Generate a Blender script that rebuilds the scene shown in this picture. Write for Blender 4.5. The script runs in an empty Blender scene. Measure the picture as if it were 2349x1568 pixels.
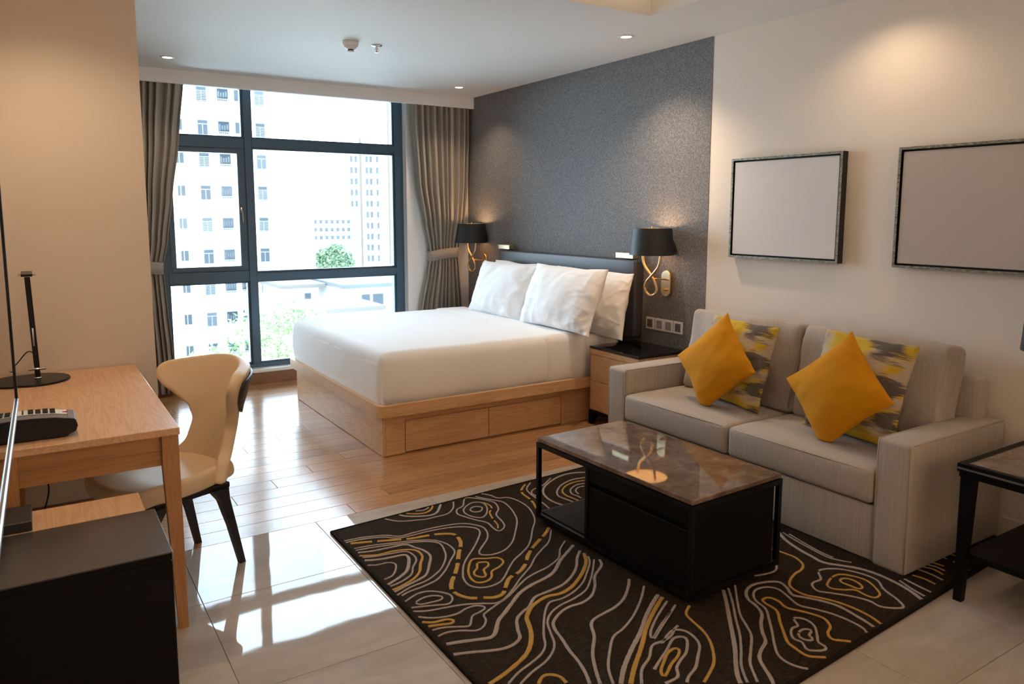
import bpy, bmesh, math, random
from mathutils import Vector, Matrix, noise
random.seed(7)
C = bpy.context.scene.collection
SC = bpy.context.scene
PI = math.pi

# ---------------------------------------------------------------- camera, world, exposure
cam_data = bpy.data.cameras.new('camera')
cam = bpy.data.objects.new('camera', cam_data); C.objects.link(cam)
cam_data.sensor_width = 36.0
cam_data.lens = 36.0 * 1729.15 / 2349
cam_data.shift_y = (708.18 - 784) / 2349
cam_data.clip_start = 0.05; cam_data.clip_end = 2000
YAW, PITCH, ROLL = 0.5683, 0.1266, -0.001
fwd = Vector((math.sin(YAW)*math.cos(PITCH), math.cos(YAW)*math.cos(PITCH), -math.sin(PITCH)))
rt0 = Vector((math.cos(YAW), -math.sin(YAW), 0)); dn0 = fwd.cross(rt0)
rt = rt0*math.cos(ROLL) + dn0*math.sin(ROLL); dn = dn0*math.cos(ROLL) - rt0*math.sin(ROLL)
M = Matrix.Identity(4)
for i in range(3):
    M[i][0] = rt[i]; M[i][1] = -dn[i]; M[i][2] = -fwd[i]
M.translation = Vector((0, 0, 1.5))
cam.matrix_world = M
cam_data.dof.use_dof = True
cam_data.dof.focus_distance = 4.3
cam_data.dof.aperture_fstop = 5.0
SC.camera = cam

SKY = 8.8
w = bpy.data.worlds.new('world'); SC.world = w; w.use_nodes = True
bg = w.node_tree.nodes['Background']
bg.inputs[0].default_value = (0.66, 0.84, 1.0, 1); bg.inputs[1].default_value = SKY
w.cycles.sampling_method = 'AUTOMATIC'

def area_portal():
    l = bpy.data.lights.new('window_portal', 'AREA'); l.shape = 'RECTANGLE'; l.size = 2.3; l.size_y = 2.5
    l.cycles.is_portal = True
    o = bpy.data.objects.new('window_portal', l); C.objects.link(o)
    o.location = (1.97, 7.0, 1.35); o.rotation_euler = (-PI/2, 0, 0)
area_portal()
SC.view_settings.view_transform = 'Standard'; SC.view_settings.look = 'None'
SC.view_settings.gamma = 1.0; SC.view_settings.use_curve_mapping = False
SC.view_settings.exposure = 1.0
SC.cycles.max_bounces = 8; SC.cycles.diffuse_bounces = 5; SC.cycles.glossy_bounces = 4
SC.cycles.transmission_bounces = 4; SC.cycles.transparent_max_bounces = 8
SC.cycles.caustics_reflective = False; SC.cycles.caustics_refractive = False
SC.cycles.sample_clamp_indirect = 6.0
SC.cycles.use_denoising = True
try: SC.cycles.denoiser = 'OPENIMAGEDENOISE'
except Exception: pass

WARM = (1.0, 0.73, 0.48)
def spot(name, loc, power, angle=125, blend=0.75, color=WARM, radius=0.035, aim=None):
    l = bpy.data.lights.new(name, 'SPOT'); l.energy = power; l.color = color
    l.spot_size = math.radians(angle); l.spot_blend = blend; l.shadow_soft_size = radius
    o = bpy.data.objects.new(name, l); C.objects.link(o); o.location = loc
    return o

# ---------------------------------------------------------------- materials
MATS = {}
class NT:
    def __init__(s, name):
        m = bpy.data.materials.new(name); m.use_nodes = True; s.m = m; s.t = m.node_tree
        s.b = s.t.nodes['Principled BSDF']; s.out = s.t.nodes['Material Output']
        MATS[name] = m
    def n(s, typ, **kw):
        x = s.t.nodes.new(typ)
        for k, v in kw.items(): setattr(x, k, v)
        return x
    def l(s, a, b): s.t.links.new(a, b)
    def set(s, col=None, rough=None, metal=None, spec=None, coat=None, coat_rough=None, sheen=None, ior=None):
        i = s.b.inputs
        if col is not None: i['Base Color'].default_value = (*col, 1)
        if rough is not None: i['Roughness'].default_value = rough
        if metal is not None: i['Metallic'].default_value = metal
        if spec is not None: i['Specular IOR Level'].default_value = spec
        if coat is not None: i['Coat Weight'].default_value = coat
        if coat_rough is not None: i['Coat Roughness'].default_value = coat_rough
        if sheen is not None: i['Sheen Weight'].default_value = sheen
        if ior is not None: i['IOR'].default_value = ior
        return s
    def coord(s, scale=(1,1,1), kind='Object', rot=(0,0,0)):
        tc = s.n('ShaderNodeTexCoord'); mp = s.n('ShaderNodeMapping')
        mp.inputs['Scale'].default_value = scale; mp.inputs['Rotation'].default_value = rot
        s.l(tc.outputs[kind], mp.inputs['Vector']); return mp.outputs['Vector']
    def noise(s, vec, scale=5, detail=3, rough=0.55, dist=0.0):
        x = s.n('ShaderNodeTexNoise'); x.inputs['Scale'].default_value = scale
        x.inputs['Detail'].default_value = detail; x.inputs['Roughness'].default_value = rough
        x.inputs['Distortion'].default_value = dist
        s.l(vec, x.inputs['Vector']); return x.outputs['Fac']
    def ramp(s, fac, stops, interp='LINEAR'):
        r = s.n('ShaderNodeValToRGB'); e = r.color_ramp.elements; r.color_ramp.interpolation = interp
        while len(e) < len(stops): e.new(0.5)
        for k, (p, c) in enumerate(stops):
            e[k].position = p; e[k].color = (*c, 1) if len(c) == 3 else c
        s.l(fac, r.inputs['Fac']); return r.outputs['Color']
    def mix(s, fac, a, b, typ='MIX'):
        x = s.n('ShaderNodeMix', data_type='RGBA', blend_type=typ)
        for sock, v in ((x.inputs[0], fac), (x.inputs[6], a), (x.inputs[7], b)):
            if hasattr(v, 'is_output') or isinstance(v, bpy.types.NodeSocket): s.l(v, sock)
            elif isinstance(v, (int, float)): sock.default_value = v
            else: sock.default_value = (*v, 1)
        return x.outputs[2]
    def math(s, op, a, b=None):
        x = s.n('ShaderNodeMath', operation=op)
        for k, v in enumerate((a, b)):
            if v is None: continue
            if isinstance(v, bpy.types.NodeSocket): s.l(v, x.inputs[k])
            else: x.inputs[k].default_value = v
        return x.outputs[0]
    def col(s, c): s.l(c, s.b.inputs['Base Color'])
    def bump(s, h, strength=0.2, dist=0.002):
        b = s.n('ShaderNodeBump'); b.inputs['Strength'].default_value = strength
        b.inputs['Distance'].default_value = dist
        s.l(h, b.inputs['Height']); s.l(b.outputs['Normal'], s.b.inputs['Normal'])

def plain(name, col, rough=0.5, metal=0, spec=None, **kw):
    return NT(name).set(col, rough, metal, spec, **kw).m

def paint(name, col):
    t = NT(name).set(col, 0.65, spec=0.3)
    t.bump(t.noise(t.coord(), 220, 2), 0.06, 0.0008); return t.m

def fabric(name, col, weave=700, dark=0.8, rough=0.9, stretch=(1,1,1), sheen=0.15, bump=0.25):
    t = NT(name).set(col, rough, spec=0.25, sheen=sheen)
    v = t.coord(stretch); f = t.noise(v, weave, 2, 0.6)
    t.col(t.ramp(f, [(0.3, tuple(c*dark for c in col)), (0.7, col)])); t.bump(f, bump, 0.0008); return t.m

def wood(name, c1, c2, axis='x', rough=0.4, scale=1.0, per_obj=0.0, coat=0.0, spec=0.5):
    t = NT(name).set(c1, rough, coat=coat, spec=spec, coat_rough=0.2)
    st = {'x': (0.7, 9, 9), 'y': (9, 0.7, 9), 'z': (9, 9, 0.7)}[axis]
    v = t.coord(tuple(q*scale for q in st))
    if per_obj:
        oi = t.n('ShaderNodeObjectInfo'); va = t.n('ShaderNodeVectorMath', operation='ADD')
        sc = t.n('ShaderNodeVectorMath', operation='SCALE'); sc.inputs['Scale'].default_value = 37.0
        cb = t.n('ShaderNodeCombineXYZ')
        for k in range(3): t.l(oi.outputs['Random'], cb.inputs[k])
        t.l(cb.outputs[0], sc.inputs[0]); t.l(v, va.inputs[0]); t.l(sc.outputs[0], va.inputs[1]); v = va.outputs[0]
    f1 = t.noise(v, 1.3, 3, 0.55, 1.2)
    bands = t.math('FRACT', t.math('MULTIPLY', f1, 9.0))
    bands = t.math('ABSOLUTE', t.math('SUBTRACT', bands, 0.5))
    fine = t.noise(v, 14, 3, 0.7)
    f = t.math('ADD', t.math('MULTIPLY', bands, 0.9), t.math('MULTIPLY', fine, 0.7))
    c = t.ramp(f, [(0.2, c2), (0.75, c1)])
    if per_obj:
        hv = t.n('ShaderNodeHueSaturation')
        t.l(t.math('ADD', t.math('MULTIPLY', oi.outputs['Random'], per_obj), 1.0-per_obj/2), hv.inputs['Value'])
        t.l(c, hv.inputs['Color']); c = hv.outputs['Color']
    t.col(c); t.bump(fine, 0.05, 0.0006); return t.m

paint('ceiling_paint', (0.74, 0.755, 0.76))
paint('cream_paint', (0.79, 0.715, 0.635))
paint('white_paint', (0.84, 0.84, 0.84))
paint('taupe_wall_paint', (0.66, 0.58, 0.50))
wood('oak', (0.68, 0.43, 0.23), (0.53, 0.305, 0.145), 'x', 0.42)
wood('oak_y', (0.68, 0.43, 0.23), (0.53, 0.305, 0.145), 'y', 0.42)
wood('oak_z', (0.66, 0.41, 0.215), (0.52, 0.30, 0.14), 'z', 0.42)
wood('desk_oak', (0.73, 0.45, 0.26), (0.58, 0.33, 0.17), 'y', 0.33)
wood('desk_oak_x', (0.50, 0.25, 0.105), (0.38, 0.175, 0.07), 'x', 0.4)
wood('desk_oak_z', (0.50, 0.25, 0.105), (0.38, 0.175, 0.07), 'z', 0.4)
wood('plank_wood', (0.46, 0.245, 0.118), (0.31, 0.155, 0.070), 'x', 0.19, per_obj=0.28, spec=0.28)
wood('skirting_wood', (0.26, 0.125, 0.065), (0.19, 0.09, 0.045), 'x', 0.45)
wood('black_wood', (0.0035, 0.0032, 0.0035), (0.0018, 0.0018, 0.002), 'x', 0.5, spec=0.16)
plain('black_metal', (0.010, 0.011, 0.013), 0.35, 0.6)
plain('dark_leg', (0.012, 0.010, 0.012), 0.35)
plain('grout', (0.30, 0.26, 0.22), 0.7)
plain('brass', (0.72, 0.52, 0.27), 0.28, 1.0)
plain('brass_pale', (0.78, 0.66, 0.42), 0.34, 1.0)
plain('chrome', (0.75, 0.75, 0.76), 0.15, 1.0)
plain('steel_trim', (0.45, 0.46, 0.48), 0.3, 1.0)
plain('white_plastic', (0.80, 0.80, 0.80), 0.4)
plain('grey_plastic', (0.30, 0.30, 0.31), 0.45)
plain('dark_plastic', (0.009, 0.009, 0.010), 0.45, spec=0.3)
plain('phone_grey', (0.17, 0.16, 0.17), 0.4)
plain('red_plastic', (0.6, 0.03, 0.02), 0.4)
plain('granite_black', (0.008, 0.008, 0.009), 0.06, spec=0.6)
plain('dark_laminate', (0.055, 0.050, 0.047), 0.22, spec=0.5)
plain('screen_black', (0.004, 0.004, 0.004), 0.02, spec=1.0, ior=1.7)
plain('shade_black', (0.012, 0.014, 0.018), 0.55)
plain('window_metal', (0.062, 0.115, 0.170), 0.38, 0.25)
plain('window_gasket', (0.012, 0.015, 0.018), 0.5)
plain('sill_white', (0.82, 0.83, 0.83), 0.35)
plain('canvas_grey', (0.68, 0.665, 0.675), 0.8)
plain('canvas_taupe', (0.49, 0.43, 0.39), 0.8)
plain('black_paint', (0.01, 0.01, 0.01), 0.6)
t = NT('tile_stone').set((0.56, 0.50, 0.44), 0.03, spec=0.32)
v = t.coord((1.2, 3.5, 1)); oi = t.n('ShaderNodeObjectInfo'); va = t.n('ShaderNodeVectorMath', operation='ADD')
t.l(v, va.inputs[0]); cb = t.n('ShaderNodeCombineXYZ'); t.l(t.math('MULTIPLY', oi.outputs['Random'], 40.0), cb.inputs[0]); t.l(cb.outputs[0], va.inputs[1])
f = t.noise(va.outputs[0], 2.2, 5, 0.6, 0.8)
t.col(t.ramp(f, [(0.3, (0.40, 0.345, 0.30)), (0.7, (0.50, 0.45, 0.405))]))
t.bump(t.noise(t.coord((1, 1, 1), 'Object'), 4.0, 2, 0.4), 0.14, 0.004)
t = NT('wallpaper_grey').set((0.13, 0.13, 0.14), 0.75, spec=0.3)
v1 = t.coord((1, 34, 150)); v2 = t.coord((1, 150, 34))
a = t.noise(v1, 2.2, 2, 0.7); b = t.noise(v2, 2.2, 2, 0.7)
f = t.math('MULTIPLY', t.math('ADD', a, b), 0.5)
t.col(t.ramp(f, [(0.39, (0.080, 0.083, 0.092)), (0.5, (0.165, 0.168, 0.178)), (0.61, (0.31, 0.305, 0.30))]))
t.bump(f, 0.3, 0.001)
fabric('linen_white', (0.87, 0.87, 0.88), 900, 0.95, 0.85, sheen=0.1, bump=0.08)
fabric('curtain_cloth', (0.46, 0.425, 0.37), 600, 0.80, 0.8)
fabric('curtain_lining', (0.55, 0.56, 0.53), 600, 0.9, 0.8)
def see_light(name, amount, col):      # woven cloth lets some daylight through
    m = MATS[name]; nt = m.node_tree; pb = nt.nodes['Principled BSDF']; out = nt.nodes['Material Output']
    tr = nt.nodes.new('ShaderNodeBsdfTranslucent'); tr.inputs[0].default_value = (*col, 1)
    mx = nt.nodes.new('ShaderNodeMixShader'); mx.inputs[0].default_value = amount
    nt.links.new(pb.outputs[0], mx.inputs[1]); nt.links.new(tr.outputs[0], mx.inputs[2]); nt.links.new(mx.outputs[0], out.inputs[0])
see_light('curtain_cloth', 0.16, (0.50, 0.47, 0.40)); see_light('curtain_lining', 0.3, (0.7, 0.72, 0.68))
def sofa_cloth():
    t = NT('sofa_cloth').set((0.43, 0.36, 0.295), 0.9, spec=0.2, sheen=0.15)
    a = t.noise(t.coord((260, 260, 3)), 1.0, 2, 0.6); b = t.noise(t.coord((1, 1, 1)), 500, 2)
    f = t.math('ADD', t.math('MULTIPLY', a, 0.6), t.math('MULTIPLY', b, 0.4))
    t.col(t.ramp(f, [(0.36, (0.38, 0.325, 0.28)), (0.62, (0.49, 0.43, 0.375))])); t.bump(b, 0.25, 0.0008)
sofa_cloth()
fabric('mustard_felt', (0.66, 0.275, 0.002), 350, 0.82, 0.95, sheen=0.06, bump=0.3)
def leather(name, col, rough=0.42):
    t = NT(name).set(col, rough, spec=0.45)
    vo = t.n('ShaderNodeTexVoronoi'); vo.inputs['Scale'].default_value = 420; t.l(t.coord(), vo.inputs['Vector'])
    t.bump(vo.outputs['Distance'], 0.12, 0.0006); return t.m
leather('beige_leather', (0.69, 0.53, 0.34), 0.45)
leather('black_leather', (0.020, 0.018, 0.018), 0.4)
leather('grey_leather', (0.050, 0.051, 0.062), 0.42)
def marble():
    t = NT('brown_marble').set((0.2, 0.15, 0.12), 0.035, spec=0.55)
    v = t.coord((1, 1, 1)); f = t.noise(v, 11, 8, 0.66, 0.25)
    base = t.ramp(f, [(0.30, (0.105, 0.066, 0.049)), (0.50, (0.165, 0.112, 0.085)), (0.68, (0.26, 0.195, 0.155))])
    vo = t.n('ShaderNodeTexVoronoi', feature='DISTANCE_TO_EDGE'); vo.inputs['Scale'].default_value = 7
    d = t.n('ShaderNodeVectorMath', operation='ADD'); ns = t.n('ShaderNodeTexNoise'); ns.inputs['Scale'].default_value = 6; ns.inputs['Detail'].default_value = 5
    t.l(v, ns.inputs['Vector']); t.l(v, d.inputs[0]); sv = t.n('ShaderNodeVectorMath', operation='SCALE'); sv.inputs['Scale'].default_value = 0.35
    t.l(ns.outputs['Color'], sv.inputs[0]); t.l(sv.outputs[0], d.inputs[1]); t.l(d.outputs[0], vo.inputs['Vector'])
    vein = t.ramp(vo.outputs['Distance'], [(0.0, (1, 1, 1)), (0.013, (0, 0, 0))])
    vm = t.math('MULTIPLY', vein, t.ramp(t.noise(v, 5, 3), [(0.5, (0, 0, 0)), (0.72, (0.45, 0.45, 0.45))]))
    t.col(t.mix(vm, base, (0.55, 0.46, 0.40)))
marble()
def ikat():
    t = NT('ikat_cloth').set((0.6, 0.5, 0.4), 0.8, spec=0.25)
    rag = t.n('ShaderNodeTexNoise'); rag.inputs['Scale'].default_value = 1; rag.inputs['Detail'].default_value = 4
    t.l(t.coord((9, 9, 170)), rag.inputs['Vector'])
    sv = t.n('ShaderNodeVectorMath', operation='SCALE'); sv.inputs['Scale'].default_value = 0.085; t.l(rag.outputs['Color'], sv.inputs[0])
    def warped(scale, off):
        ad = t.n('ShaderNodeVectorMath', operation='ADD'); t.l(t.coord(scale), ad.inputs[0])
        mul = t.n('ShaderNodeVectorMath', operation='MULTIPLY'); t.l(sv.outputs[0], mul.inputs[0]); mul.inputs[1].default_value = scale
        o2 = t.n('ShaderNodeVectorMath', operation='ADD'); t.l(mul.outputs[0], o2.inputs[0]); o2.inputs[1].default_value = off
        t.l(o2.outputs[0], ad.inputs[1]); return ad.outputs[0]
    oi = t.n('ShaderNodeObjectInfo')
    fy = t.noise(warped((6.5, 6.5, 14), (3.1, 0, 1.7)), 1, 1, 0.4); fg = t.noise(warped((6, 6, 17), (9.4, 2, 5.2)), 1, 1, 0.4)
    c = t.mix(t.ramp(fy, [(0.44, (0, 0, 0)), (0.57, (1, 1, 1))]), (0.52, 0.43, 0.32), (0.62, 0.42, 0.03))
    c = t.mix(t.ramp(fg, [(0.58, (0, 0, 0)), (0.65, (1, 1, 1))]), c, (0.14, 0.115, 0.10))
    t.col(c); t.bump(t.noise(t.coord((150, 150, 600)), 1, 2), 0.2, 0.0008)
ikat()
def rug_mat():
    t = NT('rug_pile').set((0.03, 0.02, 0.015), 1.0, spec=0.05)
    a = t.noise(t.coord((30, 160, 1)), 1.0, 3, 0.7); b = t.noise(t.coord(), 260, 2)
    f = t.math('ADD', t.math('MULTIPLY', a, 0.6), t.math('MULTIPLY', b, 0.4))
    t.col(t.ramp(f, [(0.36, (0.013, 0.009, 0.0065)), (0.55, (0.036, 0.026, 0.019)), (0.70, (0.085, 0.064, 0.047))])); t.bump(b, 0.6, 0.003)
rug_mat()
def yarn(name, c):
    t = NT(name).set(c, 1.0, spec=0.05); b = t.noise(t.coord(), 420, 2)
    t.col(t.ramp(b, [(0.3, tuple(q*0.65 for q in c)), (0.65, c)])); t.bump(b, 0.6, 0.003)
yarn('cream_yarn', (0.47, 0.39, 0.345)); yarn('gold_yarn', (0.58, 0.34, 0.09)); yarn('rug_binding', (0.022, 0.017, 0.014))
def frame_mat():
    t = NT('frame_silver').set((0.2, 0.2, 0.17), 0.4, 0.5)
    f = t.noise(t.coord((1, 14, 60)), 3, 4, 0.7); t.col(t.ramp(f, [(0.35, (0.09, 0.085, 0.07)), (0.65, (0.42, 0.40, 0.33))]))
frame_mat()
def glass():
    t = NT('pane_glass'); nt = t.t; nt.nodes.remove(t.b)
    tr = t.n('ShaderNodeBsdfTransparent'); gl = t.n('ShaderNodeBsdfGlossy'); gl.inputs['Roughness'].default_value = 0.0
    tr.inputs[0].default_value = (0.95, 0.97, 0.97, 1)
    fr = t.n('ShaderNodeFresnel'); fr.inputs['IOR'].default_value = 1.45; mx = t.n('ShaderNodeMixShader')
    t.l(fr.outputs[0], mx.inputs[0]); t.l(tr.outputs[0], mx.inputs[1]); t.l(gl.outputs[0], mx.inputs[2]); t.l(mx.outputs[0], t.out.inputs[0])
glass()
def emit(name, col, s):
    t = NT(name); t.b.inputs['Base Color'].default_value = (0, 0, 0, 1)
    t.b.inputs['Emission Color'].default_value = (*col, 1); t.b.inputs['Emission Strength'].default_value = s
emit('lamp_glow', (1.0, 0.86, 0.70), 9.0)
emit('cove_glow', (1.0, 0.66, 0.36), 6.0)
t = NT('diffuser').set((0.8, 0.5, 0.25), 0.5)
t.b.inputs['Emission Color'].default_value = (1.0, 0.45, 0.14, 1); t.b.inputs['Emission Strength'].default_value = 1.6
# outdoors
plain('facade_white', (0.80, 0.81, 0.82), 0.8)
plain('facade_cream', (0.78, 0.72, 0.66), 0.8)
plain('far_frame', (0.19, 0.20, 0.21), 0.7, spec=0.1)
plain('far_pane', (0.036, 0.044, 0.052), 0.6, spec=0.05)
plain('far_pane_dark', (0.019, 0.025, 0.032), 0.6, spec=0.05)
plain('far_pane_light', (0.055, 0.064, 0.072), 0.6, spec=0.05)
plain('tower_pane', (0.062, 0.068, 0.075), 0.6, spec=0.05)
plain('tower_stripe', (0.095, 0.080, 0.065), 0.8, spec=0.1)
plain('roof_grey', (0.075, 0.082, 0.09), 0.8, spec=0.1)
plain('roof_beige', (0.09, 0.082, 0.074), 0.8, spec=0.1)
plain('ground_pale', (0.55, 0.55, 0.52), 0.9)
t = NT('leaf_green').set((0.18, 0.33, 0.09), 0.7)
f = t.noise(t.coord(), 3, 3); t.col(t.ramp(f, [(0.35, (0.11, 0.20, 0.06)), (0.65, (0.24, 0.34, 0.15))]))
t = NT('leaf_dark').set((0.07, 0.14, 0.05), 0.7)
f = t.noise(t.coord(), 2, 3); t.col(t.ramp(f, [(0.35, (0.06, 0.11, 0.06)), (0.65, (0.17, 0.24, 0.13))]))
plain('bark', (0.22, 0.19, 0.15), 0.9)

# ---------------------------------------------------------------- mesh helpers
def new(): return bmesh.new()
def obj(name, bm, mat, parent=None, smooth=False, loc=None, rotz=0.0, mats=None):
    me = bpy.data.meshes.new(name); bmesh.ops.recalc_face_normals(bm, faces=bm.faces[:])
    bm.to_mesh(me); bm.free()
    for m in (mats or [mat]): me.materials.append(MATS[m])
    if smooth:
        for p in me.polygons: p.use_smooth = True
    o = bpy.data.objects.new(name, me); C.objects.link(o)
    if parent is not None: o.parent = parent
    if loc is not None: o.location = loc
    if rotz: o.rotation_euler = (0, 0, rotz)
    return o
def smooth_by_angle(o, deg=35):
    me = o.data
    for p in me.polygons: p.use_smooth = True
    bm = bmesh.new(); bm.from_mesh(me)
    for e in bm.edges:
        if len(e.link_faces) == 2 and e.calc_face_angle(0) > math.radians(deg): e.smooth = False
    bm.to_mesh(me); bm.free(); return o
def tag(o, label, cat, group=None):
    o['label'] = label; o['category'] = cat
    if group: o['group'] = group
    return o
def thing(name, label, cat, loc=(0,0,0), rotz=0.0, group=None):
    o = bpy.data.objects.new(name, None); C.objects.link(o); o.empty_display_size = 0.1
    o.location = loc; o.rotation_euler = (0, 0, rotz); return tag(o, label, cat, group)
def struct(o): o['kind'] = 'structure'; return o
def struct_root(name):
    o = bpy.data.objects.new(name, None); C.objects.link(o); o.empty_display_size = 0.1; return struct(o)
def stuff(o): o['kind'] = 'stuff'; return o
def copy_tree(o, parent=None):
    c = o.copy(); C.objects.link(c)
    if parent is not None: c.parent = parent
    for ch in list(o.children): copy_tree(ch, c)
    return c
def box(bm, x0, x1, y0, y1, z0, z1, bev=0.0, seg=2):
    r = bmesh.ops.create_cube(bm, size=1.0); vs = r['verts']
    for v in vs:
        v.co = Vector(((x0+x1)/2 + v.co.x*(x1-x0), (y0+y1)/2 + v.co.y*(y1-y0), (z0+z1)/2 + v.co.z*(z1-z0)))
    if bev > 0:
        es = list({e for v in vs for e in v.link_edges})
        bmesh.ops.bevel(bm, geom=es, offset=bev, segments=seg, affect='EDGES', profile=0.5)
    return bm
def bx(*a, **k): return box(new(), *a, **k)
def loft(bm, rings, closed=True, cap0=True, cap1=True):
    rv = [[bm.verts.new(p) for p in r] for r in rings]; n = len(rv[0])
    for a, b in zip(rv[:-1], rv[1:]):
        for i in range(n if closed else n-1):
            j = (i+1) % n
            bm.faces.new((a[i], a[j], b[j], b[i]))
    if closed and cap0: bm.faces.new(rv[0][::-1])
    if closed and cap1: bm.faces.new(rv[-1])
    return bm
def lathe(bm, prof, c=(0,0,0), n=32, caps=True):
    rings = [[Vector((c[0]+r*math.cos(2*PI*i/n), c[1]+r*math.sin(2*PI*i/n), c[2]+z)) for i in range(n)] for r, z in prof]
    return loft(bm, rings, True, caps, caps)
def tube(bm, pts, r, n=10, caps=True):
    pts = [Vector(p) for p in pts]; rings = []; up = None
    for i, p in enumerate(pts):
        a = pts[max(i-1, 0)]; b = pts[min(i+1, len(pts)-1)]; d = (b-a).normalized()
        if up is None: up = Vector((0,0,1)) if abs(d.z) < 0.9 else Vector((1,0,0))
        s = d.cross(up).normalized(); up = s.cross(d).normalized()
        rr = r[i] if isinstance(r, (list, tuple)) else r
        rings.append([p + s*math.cos(2*PI*k/n)*rr + up*math.sin(2*PI*k/n)*rr for k in range(n)])
    return loft(bm, rings, True, caps, caps)
def catmull(pts, per=6, closed=False):
    P = [Vector(p) for p in pts]; out = []; n = len(P)
    rng = range(n if closed else n-1)
    for i in rng:
        if closed: a, b, c, d = P[(i-1) % n], P[i], P[(i+1) % n], P[(i+2) % n]
        else: a, b, c, d = P[max(i-1,0)], P[i], P[i+1], P[min(i+2,n-1)]
        for k in range(per):
            t = k/per
            out.append(0.5*((2*b)+(c-a)*t+(2*a-5*b+4*c-d)*t*t+(3*b-a-3*c+d)*t**3))
    if not closed: out.append(P[-1])
    return out
def prism(bm, poly, z0, z1):
    return loft(bm, [[Vector((x, y, z0)) for x, y in poly], [Vector((x, y, z1)) for x, y in poly]])
def rrect(x0, x1, y0, y1, r, n=6):
    P = []
    for cx, cy, a0 in ((x1-r, y1-r, 0), (x0+r, y1-r, 90), (x0+r, y0+r, 180), (x1-r, y0+r, 270)):
        for k in range(n+1):
            a = math.radians(a0 + 90*k/n); P.append((cx+r*math.cos(a), cy+r*math.sin(a)))
    return P
def ring_prism(bm, outer, inner, z0, z1):
    n = len(outer)
    L = [[bm.verts.new((x, y, z)) for x, y in p] for p, z in ((outer, z0), (outer, z1), (inner, z1), (inner, z0))]
    for a, b in ((0,1),(1,2),(2,3),(3,0)):
        for i in range(n):
            j = (i+1) % n; bm.faces.new((L[a][i], L[a][j], L[b][j], L[b][i]))
    return bm
def rbox(bm, c, h, r, n=(12,12,6), fn=None):
    """rounded box with an even grid, optional displacement fn(p_local, unit coords)->p_local"""
    def axis(hh, m):
        s = [-hh + r*(1-math.cos(k*PI/8)) for k in range(4)]
        mid = [-hh+r + (2*hh-2*r)*k/m for k in range(m+1)]
        return s + mid + [-q for q in s[::-1]]
    ax = [axis(h[k], n[k]) for k in range(3)]
    def put(p):
        q = Vector([max(-h[k]+r, min(h[k]-r, p[k])) for k in range(3)]); d = p-q
        if d.length > 1e-9: d = d.normalized()*r
        return q+d
    cache = {}
    def V(i, j, k):
        key = (i, j, k)
        if key not in cache:
            p = put(Vector((ax[0][i], ax[1][j], ax[2][k])))
            if fn: p = fn(p, Vector((p.x/h[0], p.y/h[1], p.z/h[2])))
            cache[key] = bm.verts.new(p + Vector(c))
        return cache[key]
    N = [len(a)-1 for a in ax]
    for i in range(N[0]):
        for j in range(N[1]):
            for k in (0, N[2]): bm.faces.new((V(i,j,k), V(i+1,j,k), V(i+1,j+1,k), V(i,j+1,k)))
    for i in range(N[0]):
        for k in range(N[2]):
            for j in (0, N[1]): bm.faces.new((V(i,j,k), V(i+1,j,k), V(i+1,j,k+1), V(i,j,k+1)))
    for j in range(N[1]):
        for k in range(N[2]):
            for i in (0, N[0]): bm.faces.new((V(i,j,k), V(i,j+1,k), V(i,j+1,k+1), V(i,j,k+1)))
    return bm
def pillow(w, h, t, n=26, pinch=0.05, wr=0.006, seed=0, power=3.0, soft=0.55, flatten=None, ws=7.0, crease=0.0):
    """cushion in the local x (width) / z (height) plane, thickness along y"""
    bm = new(); g = {}
    for s in (1, -1):
        for i in range(n+1):
            for j in range(n+1):
                u = -1+2*i/n; v = -1+2*j/n
                u = math.copysign(1-(1-abs(u))**1.25, u); v = math.copysign(1-(1-abs(v))**1.25, v)
                edge = (i in (0, n)) or (j in (0, n))
                if edge and s == -1: g[(s,i,j)] = g[(1,i,j)]; continue
                T = t*(max(0,(1-abs(u)**power))*max(0,(1-abs(v)**power)))**soft
                x = w/2*u*(1-pinch*(1-v*v)*abs(u)); z = h/2*v*(1-pinch*(1-u*u)*abs(v))
                y = s*T/2
                q = Vector((x*ws+seed*3.1, y*ws*2, z*ws+seed*1.7))
                amp = wr*(0.35+max(abs(u),abs(v)))
                y += s*amp*noise.noise(q)*(0 if edge else 1) + s*amp*0.5*noise.noise(q*2.3)*(0 if edge else 1)
                x += amp*0.6*noise.noise(q+Vector((5,2,1))); z += amp*0.6*noise.noise(q+Vector((1,7,3)))
                if crease and not edge:
                    rdg = abs(noise.noise(Vector((x*9+z*5+seed, z*4-x*3, seed)))); rd2 = abs(noise.noise(Vector((x*5-z*8+seed, z*9+x*5, seed+7))))
                    y += s*crease*(max(0, 0.22-rdg)*1.6 + max(0, 0.16-rd2)*1.8)*(0.25+max(abs(u),abs(v))**2)
                p = Vector((x, y, z))
                if flatten: p = flatten(p)
                g[(s,i,j)] = bm.verts.new(p)
    for s in (1, -1):
        for i in range(n):
            for j in range(n):
                f = [g[(s,i,j)], g[(s,i+1,j)], g[(s,i+1,j+1)], g[(s,i,j+1)]]
                if len(set(f)) >= 3: bm.faces.new(f if s == 1 else f[::-1])
    return bm
def orient(o, base, ax_w, ax_h):
    """place a cushion: local x along ax_w, local z along ax_h"""
    W = Vector(ax_w).normalized(); H = Vector(ax_h); H = (H - W*H.dot(W)).normalized(); T = H.cross(W)
    m = Matrix.Identity(4)
    for i in range(3): m[i][0] = W[i]; m[i][1] = T[i]; m[i][2] = H[i]
    m.translation = Vector(base); o.matrix_world = m; return o
def mod_subsurf(o, lv=1):
    m = o.modifiers.new('subsurf', 'SUBSURF'); m.levels = lv; m.render_levels = lv
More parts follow.
